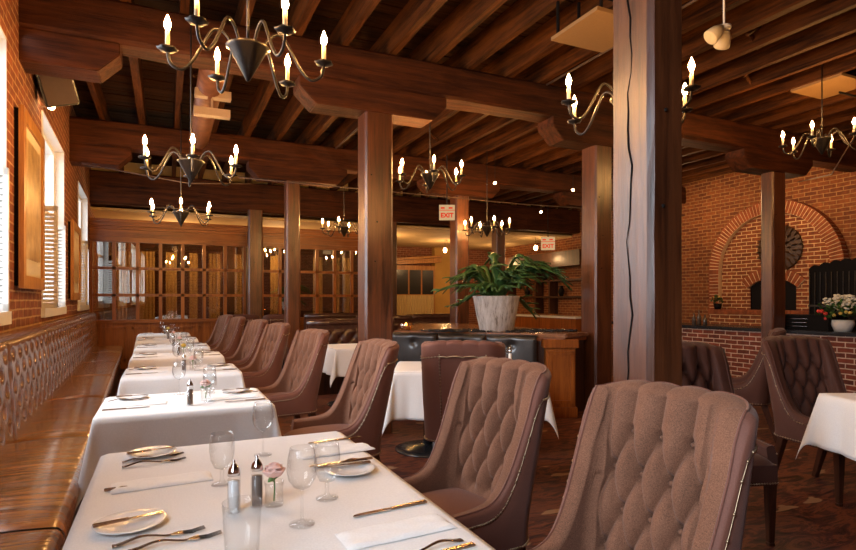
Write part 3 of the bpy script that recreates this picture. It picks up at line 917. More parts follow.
def p_tumbler():
    root = empty('water_goblet')
    b = MB(); b.lathe([(.001, 0), (.034, 0), (.034, .002), (.010, .008), (.006, .02), (.007, .045), (.001, .05)], n=24); b.build('stem', GLASS, root, True)
    c = MB(); pr = [(.006, .048), (.024, .055), (.035, .078), (.040, .11), (.039, .14), (.036, .165)]
    c.lathe([(.001, .048)] + pr + [(r_ - .0013, z + .001) for r_, z in reversed(pr)] , n=32); c.build('bowl', GLASS, root, True)
    return root
def p_rocks():
    m = MB(); pr = [(.001, 0), (.036, 0), (.038, .01), (.043, .11), (.0445, .135), (.043, .135), (.0415, .11), (.036, .014), (.001, .012)]
    m.lathe(pr, n=36); return m.build('glass_tumbler', GLASS, None, True)
def p_mill(name, body):
    r = empty(name)
    m = MB(); m.lathe([(.001, 0), (.0150, 0.004), (.0150, .088), (.001, .09)], n=20); m.build('filling', body, r, True)
    m = MB(); m.lathe([(.001, 0), (.019, 0), (.020, .004), (.018, .012), (.0175, .105), (.001, .106)], n=24); m.build('mill_body', GLASS, r, True)
    m = MB(); m.lathe([(.001, .105), (.0175, .105), (.0175, .113), (.014, .124), (.008, .134), (.003, .139), (.004, .144), (.001, .148)], n=20); m.build('mill_cap', CHROME, r, True)
    return r
def p_rose(pm, name='rose_vase'):
    r = empty(name)
    m = MB(); m.lathe([(.001, 0), (.026, 0), (.028, .006), (.026, .05), (.029, .07), (.0275, .07), (.0245, .05), (.025, .010), (.001, .008)], n=24); m.build('vase', GLASS, r, True)
    m = MB(); m.tube([(0, 0, .012), (.004, .002, .05), (0, 0, .085)], .0025, 6)
    m.tube([(.0, 0, .075), (.02, .006, .085), (.034, .01, .078)], [.002, .008, .001], 6); m.tube([(.0, 0, .07), (-.018, -.008, .082), (-.03, -.01, .076)], [.002, .008, .001], 6)
    m.build('stem', STEM, r, True)
    m = MB()
    for k_, (rr, z0, z1) in enumerate(((.010, .100, .122), (.017, .095, .120), (.023, .090, .115), (.028, .088, .106))):
        pr = [(.004, z0 - .006), (rr * .75, z0), (rr, (z0 + z1) / 2), (rr * (.80 + .08 * k_), z1), (rr * (.84 + .10 * k_), z1 + .001 - .002 * k_)]
        m.lathe(pr[:1] + pr[1:], n=30, fold=lambda a, z, k_=k_, z0=z0, z1=z1: 1 + .13 * ((z - z0) / (z1 - z0)) * sin((3 + k_) * a + k_ * 1.3) if z > z0 else 1)
    m.f = [f for f in m.f if len(f) == 4]
    o = m.build('rose_bloom', pm, r, True); md = o.modifiers.new('t', 'SOLIDIFY'); md.thickness = .0012
    return r
PLATE, KNIFE, BKNIFE, FORK, NAP = p_plate(), p_knife(), p_knife('butter_knife', .17), p_fork(), p_napkin()
WINE, GOB, ROCKS = p_wine(), p_tumbler(), p_rocks()
SALT, PEPPER = p_mill('salt_mill', PORC), p_mill('pepper_mill', plain('ground_pepper', (0.16, 0.12, 0.10), .4))
ROSE, YROSE = p_rose(PINK), p_rose(YPETAL, 'yellow_flower_vase')
def put(proto, x, y, ang, lab, cat, grp=None, z=0): return place(proto, (x, y, TT + z), ang, lab, grp, cat)
nz_ = 'the nearest white table'
# nearest table; positions are measured from the picture on the plane of the table top
def pz(px, py, Z=TT):
    u = (px - 428) / F_PX; v = (300 - py) / F_PX; d = (Z - 1.36) / v; s_, c_ = sin(YAW), cos(YAW)
    return d * (s_ + u * c_), d * (c_ - u * s_)
gp = 'bread plates on the nearest table'; gk = 'knives on the nearest table'; gf = 'forks on the nearest table'; gn = 'napkins on the nearest table'
SET = [((152, 455), 'far banquette-side'), ((130, 526), 'near banquette-side'), ((350, 472), 'far chair-side')]
for (p, nm) in SET:
    x, y = pz(*p); put(PLATE, x, y, 0, 'white bread plate at the %s place of %s' % (nm, nz_), 'plate', gp)
    left = 'banquette' in nm
    a0 = .05 if left else pi - .15
    dx = -.085 if left else .085
    put(BKNIFE, x + dx, y - .012 if left else y + .03, a0 + (.16 if left else .12), 'butter knife laid across the %s bread plate of %s' % (nm, nz_), 'knife', gk, .0155)
def fork_at(p, ang, lab): x, y = pz(*p); return put(FORK, x, y, ang, lab, 'fork', gf, .0)
def knife_at(p, ang, lab, z=.0): x, y = pz(*p); return put(KNIFE, x, y, ang, lab, 'knife', gk, z)
fork_at((122, 468), .12, 'fork beside the far banquette-side bread plate of the nearest table')
fork_at((122, 463), .16, 'fork touching the far banquette-side bread plate of the nearest table')
x, y = pz(163, 485); put(NAP, x, y + .03, .05, 'folded white napkin on the banquette side of the nearest table', 'napkin', gn)
knife_at((104, 491), .09, 'long knife alone on the banquette side of the nearest table')
fork_at((112, 548), .12, 'fork with tines up beyond the near banquette-side plate at the bottom edge')
fork_at((128, 553), .10, 'fork lowest in the picture on the banquette side of the nearest table')
fork_at((367, 460), pi + .16, 'fork beside the far chair-side bread plate of the nearest table')
knife_at((372, 464), pi + .05, 'knife lying over the far chair-side bread plate of the nearest table', .02)
knife_at((426, 502), pi + .1, 'long knife alone on the chair side of the nearest table')
x, y = pz(365, 437); place(KNIFE, (x - .02, y, TT), pi + .05, 'knife at the far chair-side corner of the nearest table', gk, 'knife')
x, y = pz(410, 524); put(NAP, x - .05, y - .03, .05, 'folded white napkin on the chair side of the nearest table', 'napkin', gn)
x, y = pz(345, 450); put(NAP, x - .04, y, .08, 'folded white napkin beside the far chair-side bread plate', 'napkin', gn)
fork_at((462, 541), pi + .13, 'fork at the bottom edge of the picture on the chair side')
knife_at((474, 545), pi + .08, 'knife at the bottom edge of the picture on the chair side')
gg = 'glassware on the nearest table'
for pr_, p, lab in ((GOB, (222, 484), 'short-stemmed water goblet left of the wine glass at the far edge of the nearest table'),
                    (WINE, (263, 455), 'wine glass at the far edge of the nearest table'),
                    (WINE, (302, 524), 'wine glass right of the rose on the nearest table')):
    x, y = pz(*p); put(pr_, x, y, 0, lab, 'glass', gg)
x, y = pz(242, 560); put(ROCKS, x, y, 0, 'clear straight tumbler in front of the salt and pepper mills', 'glass', gg)
x, y = pz(327, 498); put(GOB, x, y, 0, 'short-stemmed water goblet right of the rose on the nearest table', 'glass', gg)
x, y = pz(234, 512); put(SALT, x, y, 0, 'white salt mill with chrome cap on the nearest table', 'salt mill')
x, y = pz(257, 506); put(PEPPER, x, y, 0, 'pepper mill with dark filling and chrome cap on the nearest table', 'pepper mill', 'pepper mills')
x, y = pz(274, 505); put(ROSE, x, y, .5, 'pink rose in a small glass vase on the nearest table', 'flower vase', 'flower vases')
# the other tables of the window row
for i, (tx, ty, w_, d_, nm) in enumerate(ROW[1:]):
    T_ = 'the %s table of the window row' % nm
    sides = [('banquette', -1), ('chair', 1)]
    for sd_, s_ in sides:
        for rowi, yo in ((0, .17),):
            put(PLATE, tx + s_ * (w_ / 2 - .15), ty + .2, 0, 'white bread plate on the %s side of %s' % (sd_, T_), 'plate', 'bread plates')
            put(BKNIFE, tx + s_ * (w_ / 2 - .15 + .085 * 1), ty + .2, (0 if s_ < 0 else pi), 'butter knife on the %s-side bread plate of %s' % (sd_, T_), 'knife', 'knives', .0155)
        put(NAP, tx + s_ * (w_ / 2 - .19), ty - .02, .06 * s_, 'folded white napkin on the %s side of %s' % (sd_, T_), 'napkin', 'napkins')
        a = 0 if s_ < 0 else pi
        put(KNIFE, tx + s_ * (w_ / 2 - .02), ty - .16, a + .05, 'dinner knife on the %s side of %s' % (sd_, T_), 'knife', 'knives')
        put(FORK, tx + s_ * (w_ / 2 - .03), ty + .08, a - .05, 'fork on the %s side of %s' % (sd_, T_), 'fork', 'forks', .009)
    put(WINE, tx - .04, ty + .25, 0, 'wine glass at the far side of %s' % T_, 'glass', 'wine glasses')
    put(GOB, tx + .14, ty + .22, 0, 'water goblet at the far side of %s' % T_, 'glass', 'water goblets')
    if i < 3: put(GOB, tx + .12, ty - .1, 0, 'water goblet at the middle of %s' % T_, 'glass', 'water goblets')
    put(PEPPER, tx + .01, ty - .05 + (.02 if i else -.12), 0, 'pepper mill on %s' % T_, 'pepper mill', 'pepper mills', 0)
    if i in (2, 5): put(YROSE, tx + .06, ty + .04, i, 'yellow flower in a small glass vase on %s' % T_, 'flower vase', 'flower vases')
    else: put(ROSE, tx + (.08 if i else .10), ty - .04, i, 'pale rose in a small glass vase on %s' % T_, 'flower vase', 'flower vases')
PEPPER_BIG = None
# salt set on the right table, glass on others
gx, gy = 2.79, 4.40
put(SALT, gx + .13, gy + .22, 0, 'left white shaker on the table right of the rust chair', 'salt mill', 'white shakers on the far table')
put(SALT, gx + .20, gy + .19, 0, 'right white shaker on the table right of the rust chair', 'salt mill', 'white shakers on the far table')
put(ROCKS, gx + .165, gy + .25, 0, 'small glass behind the white shakers on the far table', 'glass')
put(GOB, 2.40, 7.35, 0, 'water goblet on the table left of the third-chair post', 'glass')
# right-hand table
put(NAP, 3.98, 1.97, -.41, 'folded napkin on the table at the right edge of the picture', 'napkin')
put(PLATE, 4.14, 1.85, 0, 'bread plate on the table at the right edge of the picture', 'plate', None, .0)
put(FORK, 3.94, 1.99, -.41, 'fork on the napkin of the table at the right edge', 'fork', None, .010)

# ------------------------------------------------------------------ island with fern
IZ = .965
A_, B_, C_, D_, E_ = (2.68, 6.84), (4.19, 5.25), (4.70, 5.46), (4.70, 8.3), (3.9, 8.8)
isl = empty('service_counter', (3.9, 6.8, 0)); tag(isl, 'polished wooden service counter carrying the big fern pot', 'counter')
def rel(ps, g=0):
    cx = sum(p[0] for p in ps) / len(ps); cy = sum(p[1] for p in ps) / len(ps)
    return [(cx + (p[0] - cx) * (1 + g) - 3.9, cy + (p[1] - cy) * (1 + g) - 6.8) for p in ps]
poly = [A_, B_, C_, D_, E_]
MB().prism(rel(poly, -.04), 0, IZ - .05, 'xy').build('counter_body', W_DARK, isl)
MB().prism(rel(poly, .0), IZ - .05, IZ, 'xy').build('counter_top', W_TOP, isl, bevel=.012)
MB().prism(rel(poly, -.02), IZ - .09, IZ - .05, 'xy').build('counter_molding', W_PANEL, isl)
# panelled corner pilaster at B
bx, by = B_[0] - 3.9, B_[1] - 6.8
m = MB(); mt = Matrix.Translation((bx - .02, by + .10, 0)) @ Matrix.Rotation(-.40, 4, 'Z')
m.box(-.17, .17, -.06, .12, 0, IZ - .09, mt); m.box(-.20, .20, -.09, .14, IZ - .16, IZ - .06, mt); m.box(-.19, .19, -.08, .14, 0, .12, mt)
m.build('pilaster', W_PANEL, isl, bevel=.006)
m = MB()
for q in (-.15, .11): m.box(q, q + .04, -.072, -.058, .16, IZ - .2, mt)
m.box(-.15, .15, -.072, -.058, .16, .2, mt); m.box(-.15, .15, -.072, -.058, IZ - .24, IZ - .2, mt)
m.build('pilaster_molding', W_PANEL, isl)
# leather bench against it
L_ = hypot(B_[0] - A_[0], B_[1] - A_[1]); ux, uy = (B_[0] - A_[0]) / L_, (B_[1] - A_[1]) / L_
nx_, ny_ = -.722, -.692
bn = empty('leather_bench', (A_[0] + ux * .95 + nx_ * .02, A_[1] + uy * .95 + ny_ * .02, 0), atan2(uy, ux)); tag(bn, 'black tufted leather bench backing onto the wooden service counter', 'bench')
for k_ in range(3):
    x0 = -.92 + k_ * .62
    def bf(i, j, x0=x0):
        x = .60 * i / 29; t = j / 23; z = .44 + .49 * min(1, t * 1.1)
        d = .12 - .035 * math.exp(-((x - .3) ** 2 + (z - .83) ** 2) / .0012) - .012 * math.exp(-((x - .3) ** 2 + (z - .83) ** 2) / .012) + .0 * min(1, max(0, (z - .46) / .06)) * min(1, max(0, (.91 - z) / .06)) + .0
        ed = min(x, .6 - x); d -= .03 * (1 - min(1, ed / .03))
        if t > .91: d = .10 - (t - .91) / .09 * .10; z = .93 + .02 * sin((t - .91) / .09 * pi)
        return (x0 + x, -d, z)
    m = MB(); m.grid(bf, 30, 24); m.build('back_cushion', L_BLACK, bn, True)
    m = MB(); m.box(x0, x0 + .60, -.52, -.09, .33, .46); m.build('seat_cushion', L_BLACK, bn, True, bevel=.03, seg=4)
MB().box(-.92, .94, -.50, -.03, 0, .33).build('bench_base', W_DARK, bn)
# fern pot
fp = (3.62, 6.55); 
u_ = (496.5 - 428) / F_PX; dd = 7.15; fp = (dd * (sin(YAW) + u_ * cos(YAW)), dd * (cos(YAW) - u_ * sin(YAW)))
pot = empty('fern_pot', (fp[0], fp[1], IZ), .3); tag(pot, 'big whitewashed pot holding a staghorn fern on the wooden service counter', 'potted plant')
m = MB(); m.lathe([(.001, 0), (.20, 0), (.215, .02), (.26, .25), (.295, .43), (.30, .445), (.275, .445), (.26, .40), (.001, .38)], n=40, fold=lambda a, z: 1 + .012 * sin(9 * a) * (z > .02)); m.build('pot', POT, pot, True)
def frond(m, az, L, rise, droop, w_, lobes, rnd):
    n = 16; d = Vector((cos(az), sin(az), 0)); side = Vector((-sin(az), cos(az), 0))
    def c(t): return d * (L * t * (.55 + .45 * t)) + Vector((0, 0, rise * sin(pi * min(1, t * .62)) - droop * t ** 3))
    vs = []; 
    base = Vector((d.x * .08, d.y * .08, .40))
    for i in range(n + 1):
        t = i / n; p = base + c(t); wv = w_ * (.18 + .82 * min(1, t * 1.3) ** 1.2) * (1 + .28 * sin(t * 19 + az)) * (1 if t < .85 else max(.15, (1 - t) / .15))
        vs += [p - side * wv + Vector((0, 0, -.25 * wv)), p + Vector((0, 0, .02)), p + side * wv + Vector((0, 0, -.25 * wv))]
    fs = []
    for i in range(n):
        k_ = i * 3; fs += [(k_, k_ + 1, k_ + 4, k_ + 3), (k_ + 1, k_ + 2, k_ + 5, k_ + 4)]
    m.add(vs, fs)
    for s_ in range(lobes):      # antler-like lobes
        t = rnd.uniform(.55, 1.0); p = base + c(t); sg = 1 if s_ % 2 else -1
        a2 = az + sg * rnd.uniform(.35, .9); d2 = Vector((cos(a2), sin(a2), rnd.uniform(-.45, .55))).normalized(); s2 = Vector((-sin(a2), cos(a2), .2 * sg))
        l2 = rnd.uniform(.09, .2); vs = []
        for i in range(6):
            q = i / 5; pp = p + d2 * l2 * q - Vector((0, 0, .05 * q * q)); w2 = .032 * (1 - .6 * q) * (1 + .3 * sin(q * 9)) if i < 5 else .004
            vs += [pp - s2 * w2, pp + Vector((0, 0, .008)), pp + s2 * w2]
        fs = []
        for i in range(5):
            k_ = i * 3; fs += [(k_, k_ + 1, k_ + 4, k_ + 3), (k_ + 1, k_ + 2, k_ + 5, k_ + 4)]
        m.add(vs, fs)
m = MB(); rnd = random.Random(5)
az0 = -YAW - .3  # local angle whose direction is picture-right
for k_ in range(34):
    a = 2 * pi * k_ / 34 + rnd.uniform(-.2, .2)
    frond(m, a, rnd.uniform(.25, .48), rnd.uniform(.18, .50), rnd.uniform(.0, .15), rnd.uniform(.045, .08), 6, rnd)
for a, L_f, rise, dr, wv in ((0.05, .62, .42, .10, .05), (.12, .60, .60, .30, .055), (pi - .05, .66, .22, .10, .05), (pi + .25, .52, .35, .08, .055), (pi - .4, .45, .12, .2, .05), (.3, .48, .10, .35, .045), (pi / 2, .3, .6, 0, .05), (-.15, .8, .50, .25, .06), (.02, .85, .62, .45, .06), (-.5, .3, .55, .0, .05)):
    frond(m, az0 + a, L_f, rise, dr, wv * 1.45, 10, rnd)
o = m.build('fern_fronds', GREEN, pot, True); md = o.modifiers.new('t', 'SOLIDIFY'); md.thickness = .004
# pebbles on counter
m = MB(); rnd = random.Random(8)
for k_ in range(420):
    t = rnd.uniform(0, 1); ang = rnd.uniform(0, 2 * pi); rr = sqrt(rnd.uniform(.12, 1))
    lx = rr * cos(ang) * .98; ly = rr * sin(ang) * .26
    s_, c_ = sin(YAW), cos(YAW)
    X = fp[0] + .02 + lx * c_ + ly * s_; Y = fp[1] - .02 - lx * s_ + ly * c_
    if hypot(X - fp[0], Y - fp[1]) < .22: continue
    q = rnd.uniform(.014, .026); m.ball((X, Y, IZ + q * .55), q, 6, 4, .65)
tag(m.build('black_pebbles', PEBBLE, None, True), 'bed of shiny black pebbles strewn around the fern pot', 'pebbles', None, 'stuff')
# candle bowls at the left end
cb = empty('candle_glass', (2.86, 6.86, IZ)); tag(cb, 'squat amber glass candle holder at the left end of the service counter', 'candle holder')
m = MB(); m.lathe([(.001, 0), (.06, 0), (.085, .03), (.085, .08), (.07, .10), (.066, .10), (.078, .078), (.078, .032), (.055, .008), (.001, .008)], n=20); m.build('holder', pane_mat('amber_glass', .35, (1, .75, .4)), cb, True)
m = MB(); m.lathe([(.001, .01), (.035, .01), (.035, .06), (.001, .06)], n=14); m.build('candle', CANDLE, cb, True)
m = MB(); m.ball((0, 0, .08), .012, 8, 6, 1.5); m.build('flame', BULB_S, cb, True)

# ------------------------------------------------------------------ other benches
def dark_bench(x, y, rz, L, lab, h=1.04):
    r = empty('booth_bench', (x, y, 0), rz); tag(r, lab, 'bench', 'dark leather booth benches')
    m = MB(); m.box(-L / 2, L / 2, 0, .14, .06, h - .05); m.build('back_frame', L_DBROWN, r, bevel=.02)
    m = MB(); m.tube([(-L / 2, .06, h - .04), (-L / 4, .06, h - .03), (L / 4, .06, h - .03), (L / 2, .06, h - .04)], .065, 14); m.build('top_roll', L_DBROWN, r, True)
    m = MB(); m.box(-L / 2, L / 2, -.5, 0, .33, .47); m.build('seat_cushion', L_DBROWN, r, True, bevel=.03, seg=3)
    MB().box(-L / 2, L / 2, -.46, 0, 0, .33).build('bench_base', W_DARK, r)
    def tf(i, j): 
        x = -L / 2 + .02 + (L - .04) * i / 59; z = .48 + (h - .60) * j / 19
        return (x, -.012 - .03 * tuftd(x, z, .2, .13, .5) * min(1, (j + .1) / 2) * min(1, (19.1 - j) / 2), z)
    m = MB(); m.grid(tf, 60, 20); m.build('back_cushion', L_DBROWN, r, True)
dark_bench(2.62, 8.45, 0, 1.4, 'dark leather booth bench behind the white table left of the third-chair post')
dark_bench(3.75, 10.0, 0, 1.1, 'dark leather booth bench showing just behind the left end of the service counter')
dark_bench(5.1, 10.6, 0, 1.3, 'dark leather booth bench behind the fern beside the exit sign post')
dark_bench(3.7, 12.1, 0, 2.0, 'long dark leather booth bench against the glazed partition')

# ------------------------------------------------------------------ right side: bar, oven
bar = empty('brick_bar', (8.75, 5.8, 0)); tag(bar, 'low red brick bar with a black stone top in front of the oven', 'bar')
m = MB(); m.box(-.35, .35, -3.2, 3.2, 0, .87); m.build('bar_front', B_BAR, bar)
m = MB(); m.box(-.42, .42, -3.25, 3.25, .87, .92); m.build('bar_top', SATIN_BLACK, bar, bevel=.01)
# oven facade
OY, OZ, RO, RI = 7.0, 1.93, 1.31, 1.08
ov = empty('brick_oven', (XR, OY, 0)); tag(ov, 'arched brick oven facade with a small dark oven mouth on the right wall', 'oven')
m = MB()
# recessed arched face
n = 40; face = [(-RI, 1.0)] + [(-RI * cos(pi * i / n), OZ + RI * sin(pi * i / n)) for i in range(n + 1)] + [(RI, 1.0)]
# opening: split into strips so the mouth stays open
MW, MZ0, MZS = .46, 1.17, 1.62
MR = .75; cz_ = MZS - sqrt(MR ** 2 - MW ** 2)
def top_of(y): return OZ + sqrt(max(0, RI ** 2 - y * y))
def mouth(y): return cz_ + sqrt(MR ** 2 - y * y)
K = 96
for i in range(K):
    y0 = -RI + 2 * RI * i / K; y1 = -RI + 2 * RI * (i + 1) / K
    zb0 = mouth(y0) if abs(y0) <= MW and abs(y1) <= MW else MZ0; zb1 = mouth(y1) if abs(y0) <= MW and abs(y1) <= MW else MZ0
    vs = [(-.06, y0, zb0), (-.06, y1, zb1), (-.06, y1, top_of(y1)), (-.06, y0, top_of(y0)), (-.02, y0, zb0), (-.02, y1, zb1), (-.02, y1, top_of(y1)), (-.02, y0, top_of(y0))]
    m.add(vs, [(0, 1, 2, 3), (4, 7, 6, 5), (0, 4, 5, 1), (3, 2, 6, 7)])
m.build('arched_face', B_OVEN, ov)
MB().box(-.03, -.005, -MW, MW, MZ0, 1.86).build('oven_mouth_shade', BLACK, ov)  # black panel stands in for the shade inside the opening
def voussoirs(r0, r1, a0, a1, n, cy, cz, x0, x1, gap=.1):
    m = MB()
    for i in range(n):
        t0 = a0 + (a1 - a0) * (i + gap / 2) / n; t1 = a0 + (a1 - a0) * (i + 1 - gap / 2) / n
        P = [(cy + r0 * cos(t0), cz + r0 * sin(t0)), (cy + r1 * cos(t0), cz + r1 * sin(t0)), (cy + r1 * cos(t1), cz + r1 * sin(t1)), (cy + r0 * cos(t1), cz + r0 * sin(t1))]
        m.prism(P, x0, x1, 'yz')
    return m
VB = plain('arch_brick', (0.27, 0.068, 0.018), .85, noise=.35, nscale=9)
MORT = plain('pale_mortar', (0.72, 0.50, 0.27), .9, noise=.1)
voussoirs(RI + .005, RO, 0, pi, 58, 0, OZ, -.16, 0, .26).build('arch_bricks', VB, ov)
for s_ in (-1, 1):
    jam = MB(); z = 1.0; a, b = sorted((s_ * (RI + .005), s_ * RO))
    while z < OZ - .02:
        jam.box(-.16, 0, a, b, z + .006, z + .062); z += .068
    jam.build('jamb_bricks', VB, ov)
m = voussoirs(RI - .0, RO - .012, 0, pi, 58, 0, OZ, -.15, 0, 0.0); 
for s_ in (-1, 1):
    a, b = sorted((s_ * RI, s_ * (RO - .012))); m.box(-.15, 0, a, b, 1.0, OZ)
m.build('mortar_bed', MORT, ov)
aM = math.acos(MW / MR)
voussoirs(MR, MR + .2, aM - .06, pi - aM + .06, 14, 0, cz_, -.10, -.03, .24).build('mouth_arch_bricks', VB, ov)
voussoirs(MR, MR + .19, aM - .06, pi - aM + .06, 14, 0, cz_, -.09, -.03, 0).build('mouth_mortar', MORT, ov)
m = MB(); m.box(-.55, 0, -1.35, .98, 0, MZ0 - .09); m.build('hearth_block', B_OVEN, ov)
m = MB(); y = -1.35
while y < .94: m.box(-.57, 0, y, y + .068, MZ0 - .09, MZ0); y += .076
m.build('hearth_ledge', VB, ov)
# carved wreath
wr = empty('carved_medallion', (XR - .075, OY - .15, 2.33)); tag(wr, 'round dark carved leaf medallion hung on the oven facade', 'wall ornament')
m = MB()
for ring, (rr, n, ln) in enumerate(((.12, 12, .12), (.22, 18, .14), (.32, 24, .15))):
    for i in range(n):
        a = 2 * pi * i / n + ring * .2; c, s_ = cos(a), sin(a); t = Vector((0, -s_, c)); r_ = Vector((0, c, s_))
        base = r_ * rr; tip = r_ * (rr + ln) + Vector((-.045, 0, 0)); wd = .05
        up = Vector((-.08 + .012 * ring, 0, 0))
        vs = [base + Vector((-.01, 0, 0)), base + r_ * ln * .5 - t * wd / 2, tip, base + r_ * ln * .5 + t * wd / 2, base + r_ * ln * .45 + up]
        m.add(vs, [(0, 1, 4), (1, 2, 4), (2, 3, 4), (3, 0, 4), (0, 3, 2, 1)])
WREATH = plain('carved_bronze', (0.06, 0.028, 0.012), .5, noise=.3)
m.build('leaf_rays', WREATH, wr)
m = MB(); m.lathe([(.001, .012), (.40, .010), (.43, 0.0), (.001, 0)], n=40, fold=lambda a, z: 1 + .03 * sin(20 * a)); m.v = [(-c, a, b) for a, b, c in m.v]; m.build('backing_disc', WREATH, wr, True)
m = MB(); m.lathe([(.001, .05), (.06, .045), (.10, .03), (.12, 0.0)], n=24); m.v = [(-c, a, b) for a, b, c in m.v]; m.build('boss', WREATH, wr, True)
# things on the bar
def pzd(px, py, X):
    u = (px - 428) / F_PX; d = X / (sin(YAW) + u * cos(YAW)); return d * (cos(YAW) - u * sin(YAW)), 1.36 + (300 - py) / F_PX * d
BT = .92
yy, _ = pzd(842, 330, 8.6)
fl = empty('flower_pot', (8.62, yy, BT)); tag(fl, 'glass pot of white and red flowers at the right end of the brick bar', 'potted plant')
m = MB(); m.lathe([(.001, 0), (.10, 0), (.14, .10), (.13, .16), (.001, .15)], n=20); m.build('pot', WHITE_PAINT, fl, True)
rnd = random.Random(4); m = MB(); m2 = MB(); m3 = MB(); m4 = MB()
for k_ in range(150):
    a = rnd.uniform(0, 2 * pi); e = rnd.uniform(-.1, 1.35); r_ = rnd.uniform(.16, .30); p = Vector((r_ * cos(a) * cos(e), r_ * 1.15 * sin(a) * cos(e), .22 + r_ * .8 * sin(e)))
    q = Vector((rnd.uniform(-1, 1), rnd.uniform(-1, 1), rnd.uniform(-1, 1))).normalized(); q2 = q.cross(Vector((.3, .5, .9))).normalized()
    m.add([p, p + q * .04 + q2 * .02, p + q * .09, p + q * .04 - q2 * .02], [(0, 1, 2, 3)])
for k_ in range(9):
    a = rnd.uniform(0, 2 * pi); e = rnd.uniform(.3, 1.4); c = Vector((.22 * cos(a) * cos(e), .27 * sin(a) * cos(e), .27 + .20 * sin(e)))
    for q in range(26):
        d_ = Vector((rnd.gauss(0, 1), rnd.gauss(0, 1), rnd.gauss(0, 1))).normalized() * .055
        m2.ball(tuple(c + d_), .020, 6, 4, .6)
    m2.build('white_bloom', WPETAL, fl, True); m2 = MB()
for k_ in range(4): MB().ball((-.18 + rnd.uniform(-.05, .05), .2 + rnd.uniform(-.1, .05), .20 + rnd.uniform(-.05, .1)), .028, 8, 5).build('red_bloom', RED_P, fl, True)
for k_ in range(4): MB().ball((-.2, -.1 + rnd.uniform(-.12, .12), .24 + rnd.uniform(-.05, .1)), .024, 8, 5).build('yellow_bloom', YPETAL, fl, True)
m.build('foliage', LEAF, fl)
yy, _ = pzd(717, 310, 10.1)
sp = empty('small_potted_plant', (10.12, yy, MZ0)); tag(sp, 'small potted plant with yellow buds on the left end of the oven hearth ledge', 'potted plant')
m = MB(); m.lathe([(.001, 0), (.06, 0), (.08, .12), (.001, .12)], n=16); m.build('pot', BLACK, sp, True)
m = MB(); m2 = MB()
for k_ in range(90):
    a = rnd.uniform(0, 2 * pi); e = rnd.uniform(0, 1.5); r_ = rnd.uniform(.04, .13); p = Vector((r_ * cos(a) * cos(e), r_ * sin(a) * cos(e), .14 + r_ * sin(e)))
    q = Vector((rnd.uniform(-1, 1), rnd.uniform(-1, 1), rnd.uniform(-.3, 1))).normalized(); q2 = q.cross(Vector((.3, .5, .9))).normalized()
    m.add([p, p + q * .03 + q2 * .015, p + q * .06, p + q * .03 - q2 * .015], [(0, 1, 2, 3)])
for k_ in range(5): m2.ball((rnd.uniform(-.08, .08), rnd.uniform(-.08, .08), .26 + rnd.uniform(-.02, .03)), .016, 6, 4)
m.build('foliage', LEAF, sp); m2.build('buds', YPETAL, sp, True)
# toaster-like stove with slots, dark iron screen, bottles
yy, _ = pzd(806, 330, 8.7)
gr = empty('bread_warmer', (8.72, yy, BT)); tag(gr, 'black countertop warmer with three bright slots on the brick bar', 'warmer')
m = MB(); m.box(-.25, .22, -.45, .40, 0, .22); m.build('warmer_body', BLACK, gr, bevel=.01)
for k_ in range(3):
    MB().box(-.262, -.25, -.16, .14, .05 + k_ * .055, .06 + k_ * .055).build('slot', STEEL, gr)
yy, _ = pzd(852, 300, 9.4)
sc = empty('iron_screen', (9.4, yy, 0)); tag(sc, 'black scalloped iron screen standing behind the flower pot', 'screen')
m = MB(); W_ = .62; out = [(-W_, 0)] + [(-W_ + 2 * W_ * i / 40, 1.86 + .10 * sin(pi * i / 40) + .035 * abs(sin(pi * i / 5))) for i in range(41)] + [(W_, 0)]
m.prism(out, -.02, .02, 'yz'); m.build('screen_panel', BLACK, sc)
m = MB()
for i in range(15): m.tube([(-.03, -W_ + .06 + i * .083, .95), (-.03, -W_ + .06 + i * .083, 1.8)], .010, 6)
m.box(-.04, -.02, -W_, W_, 1.25, 1.28); m.build('screen_bars', IRON, sc)
BOT = None
for i, (px, lab) in enumerate(((694, 'leftmost'), (699, 'middle'), (705, 'rightmost'))):
    yy, _ = pzd(px, 328, 8.7)
    m = MB(); h = (.20, .26, .18)[i]; m.lathe([(.001, 0), (.035, 0), (.035, h * .55), (.013, h * .75), (.013, h), (.001, h)], n=14)
    o = m.build('cruet_bottle', plain('cruet_dark', (.12, .09, .07), .15), None, True); o.location = (8.7, yy, BT)
    tag(o, 'small dark cruet bottle on the brick bar, %s of three beside the foreground post' % lab, 'bottle', 'cruet bottles on the bar')

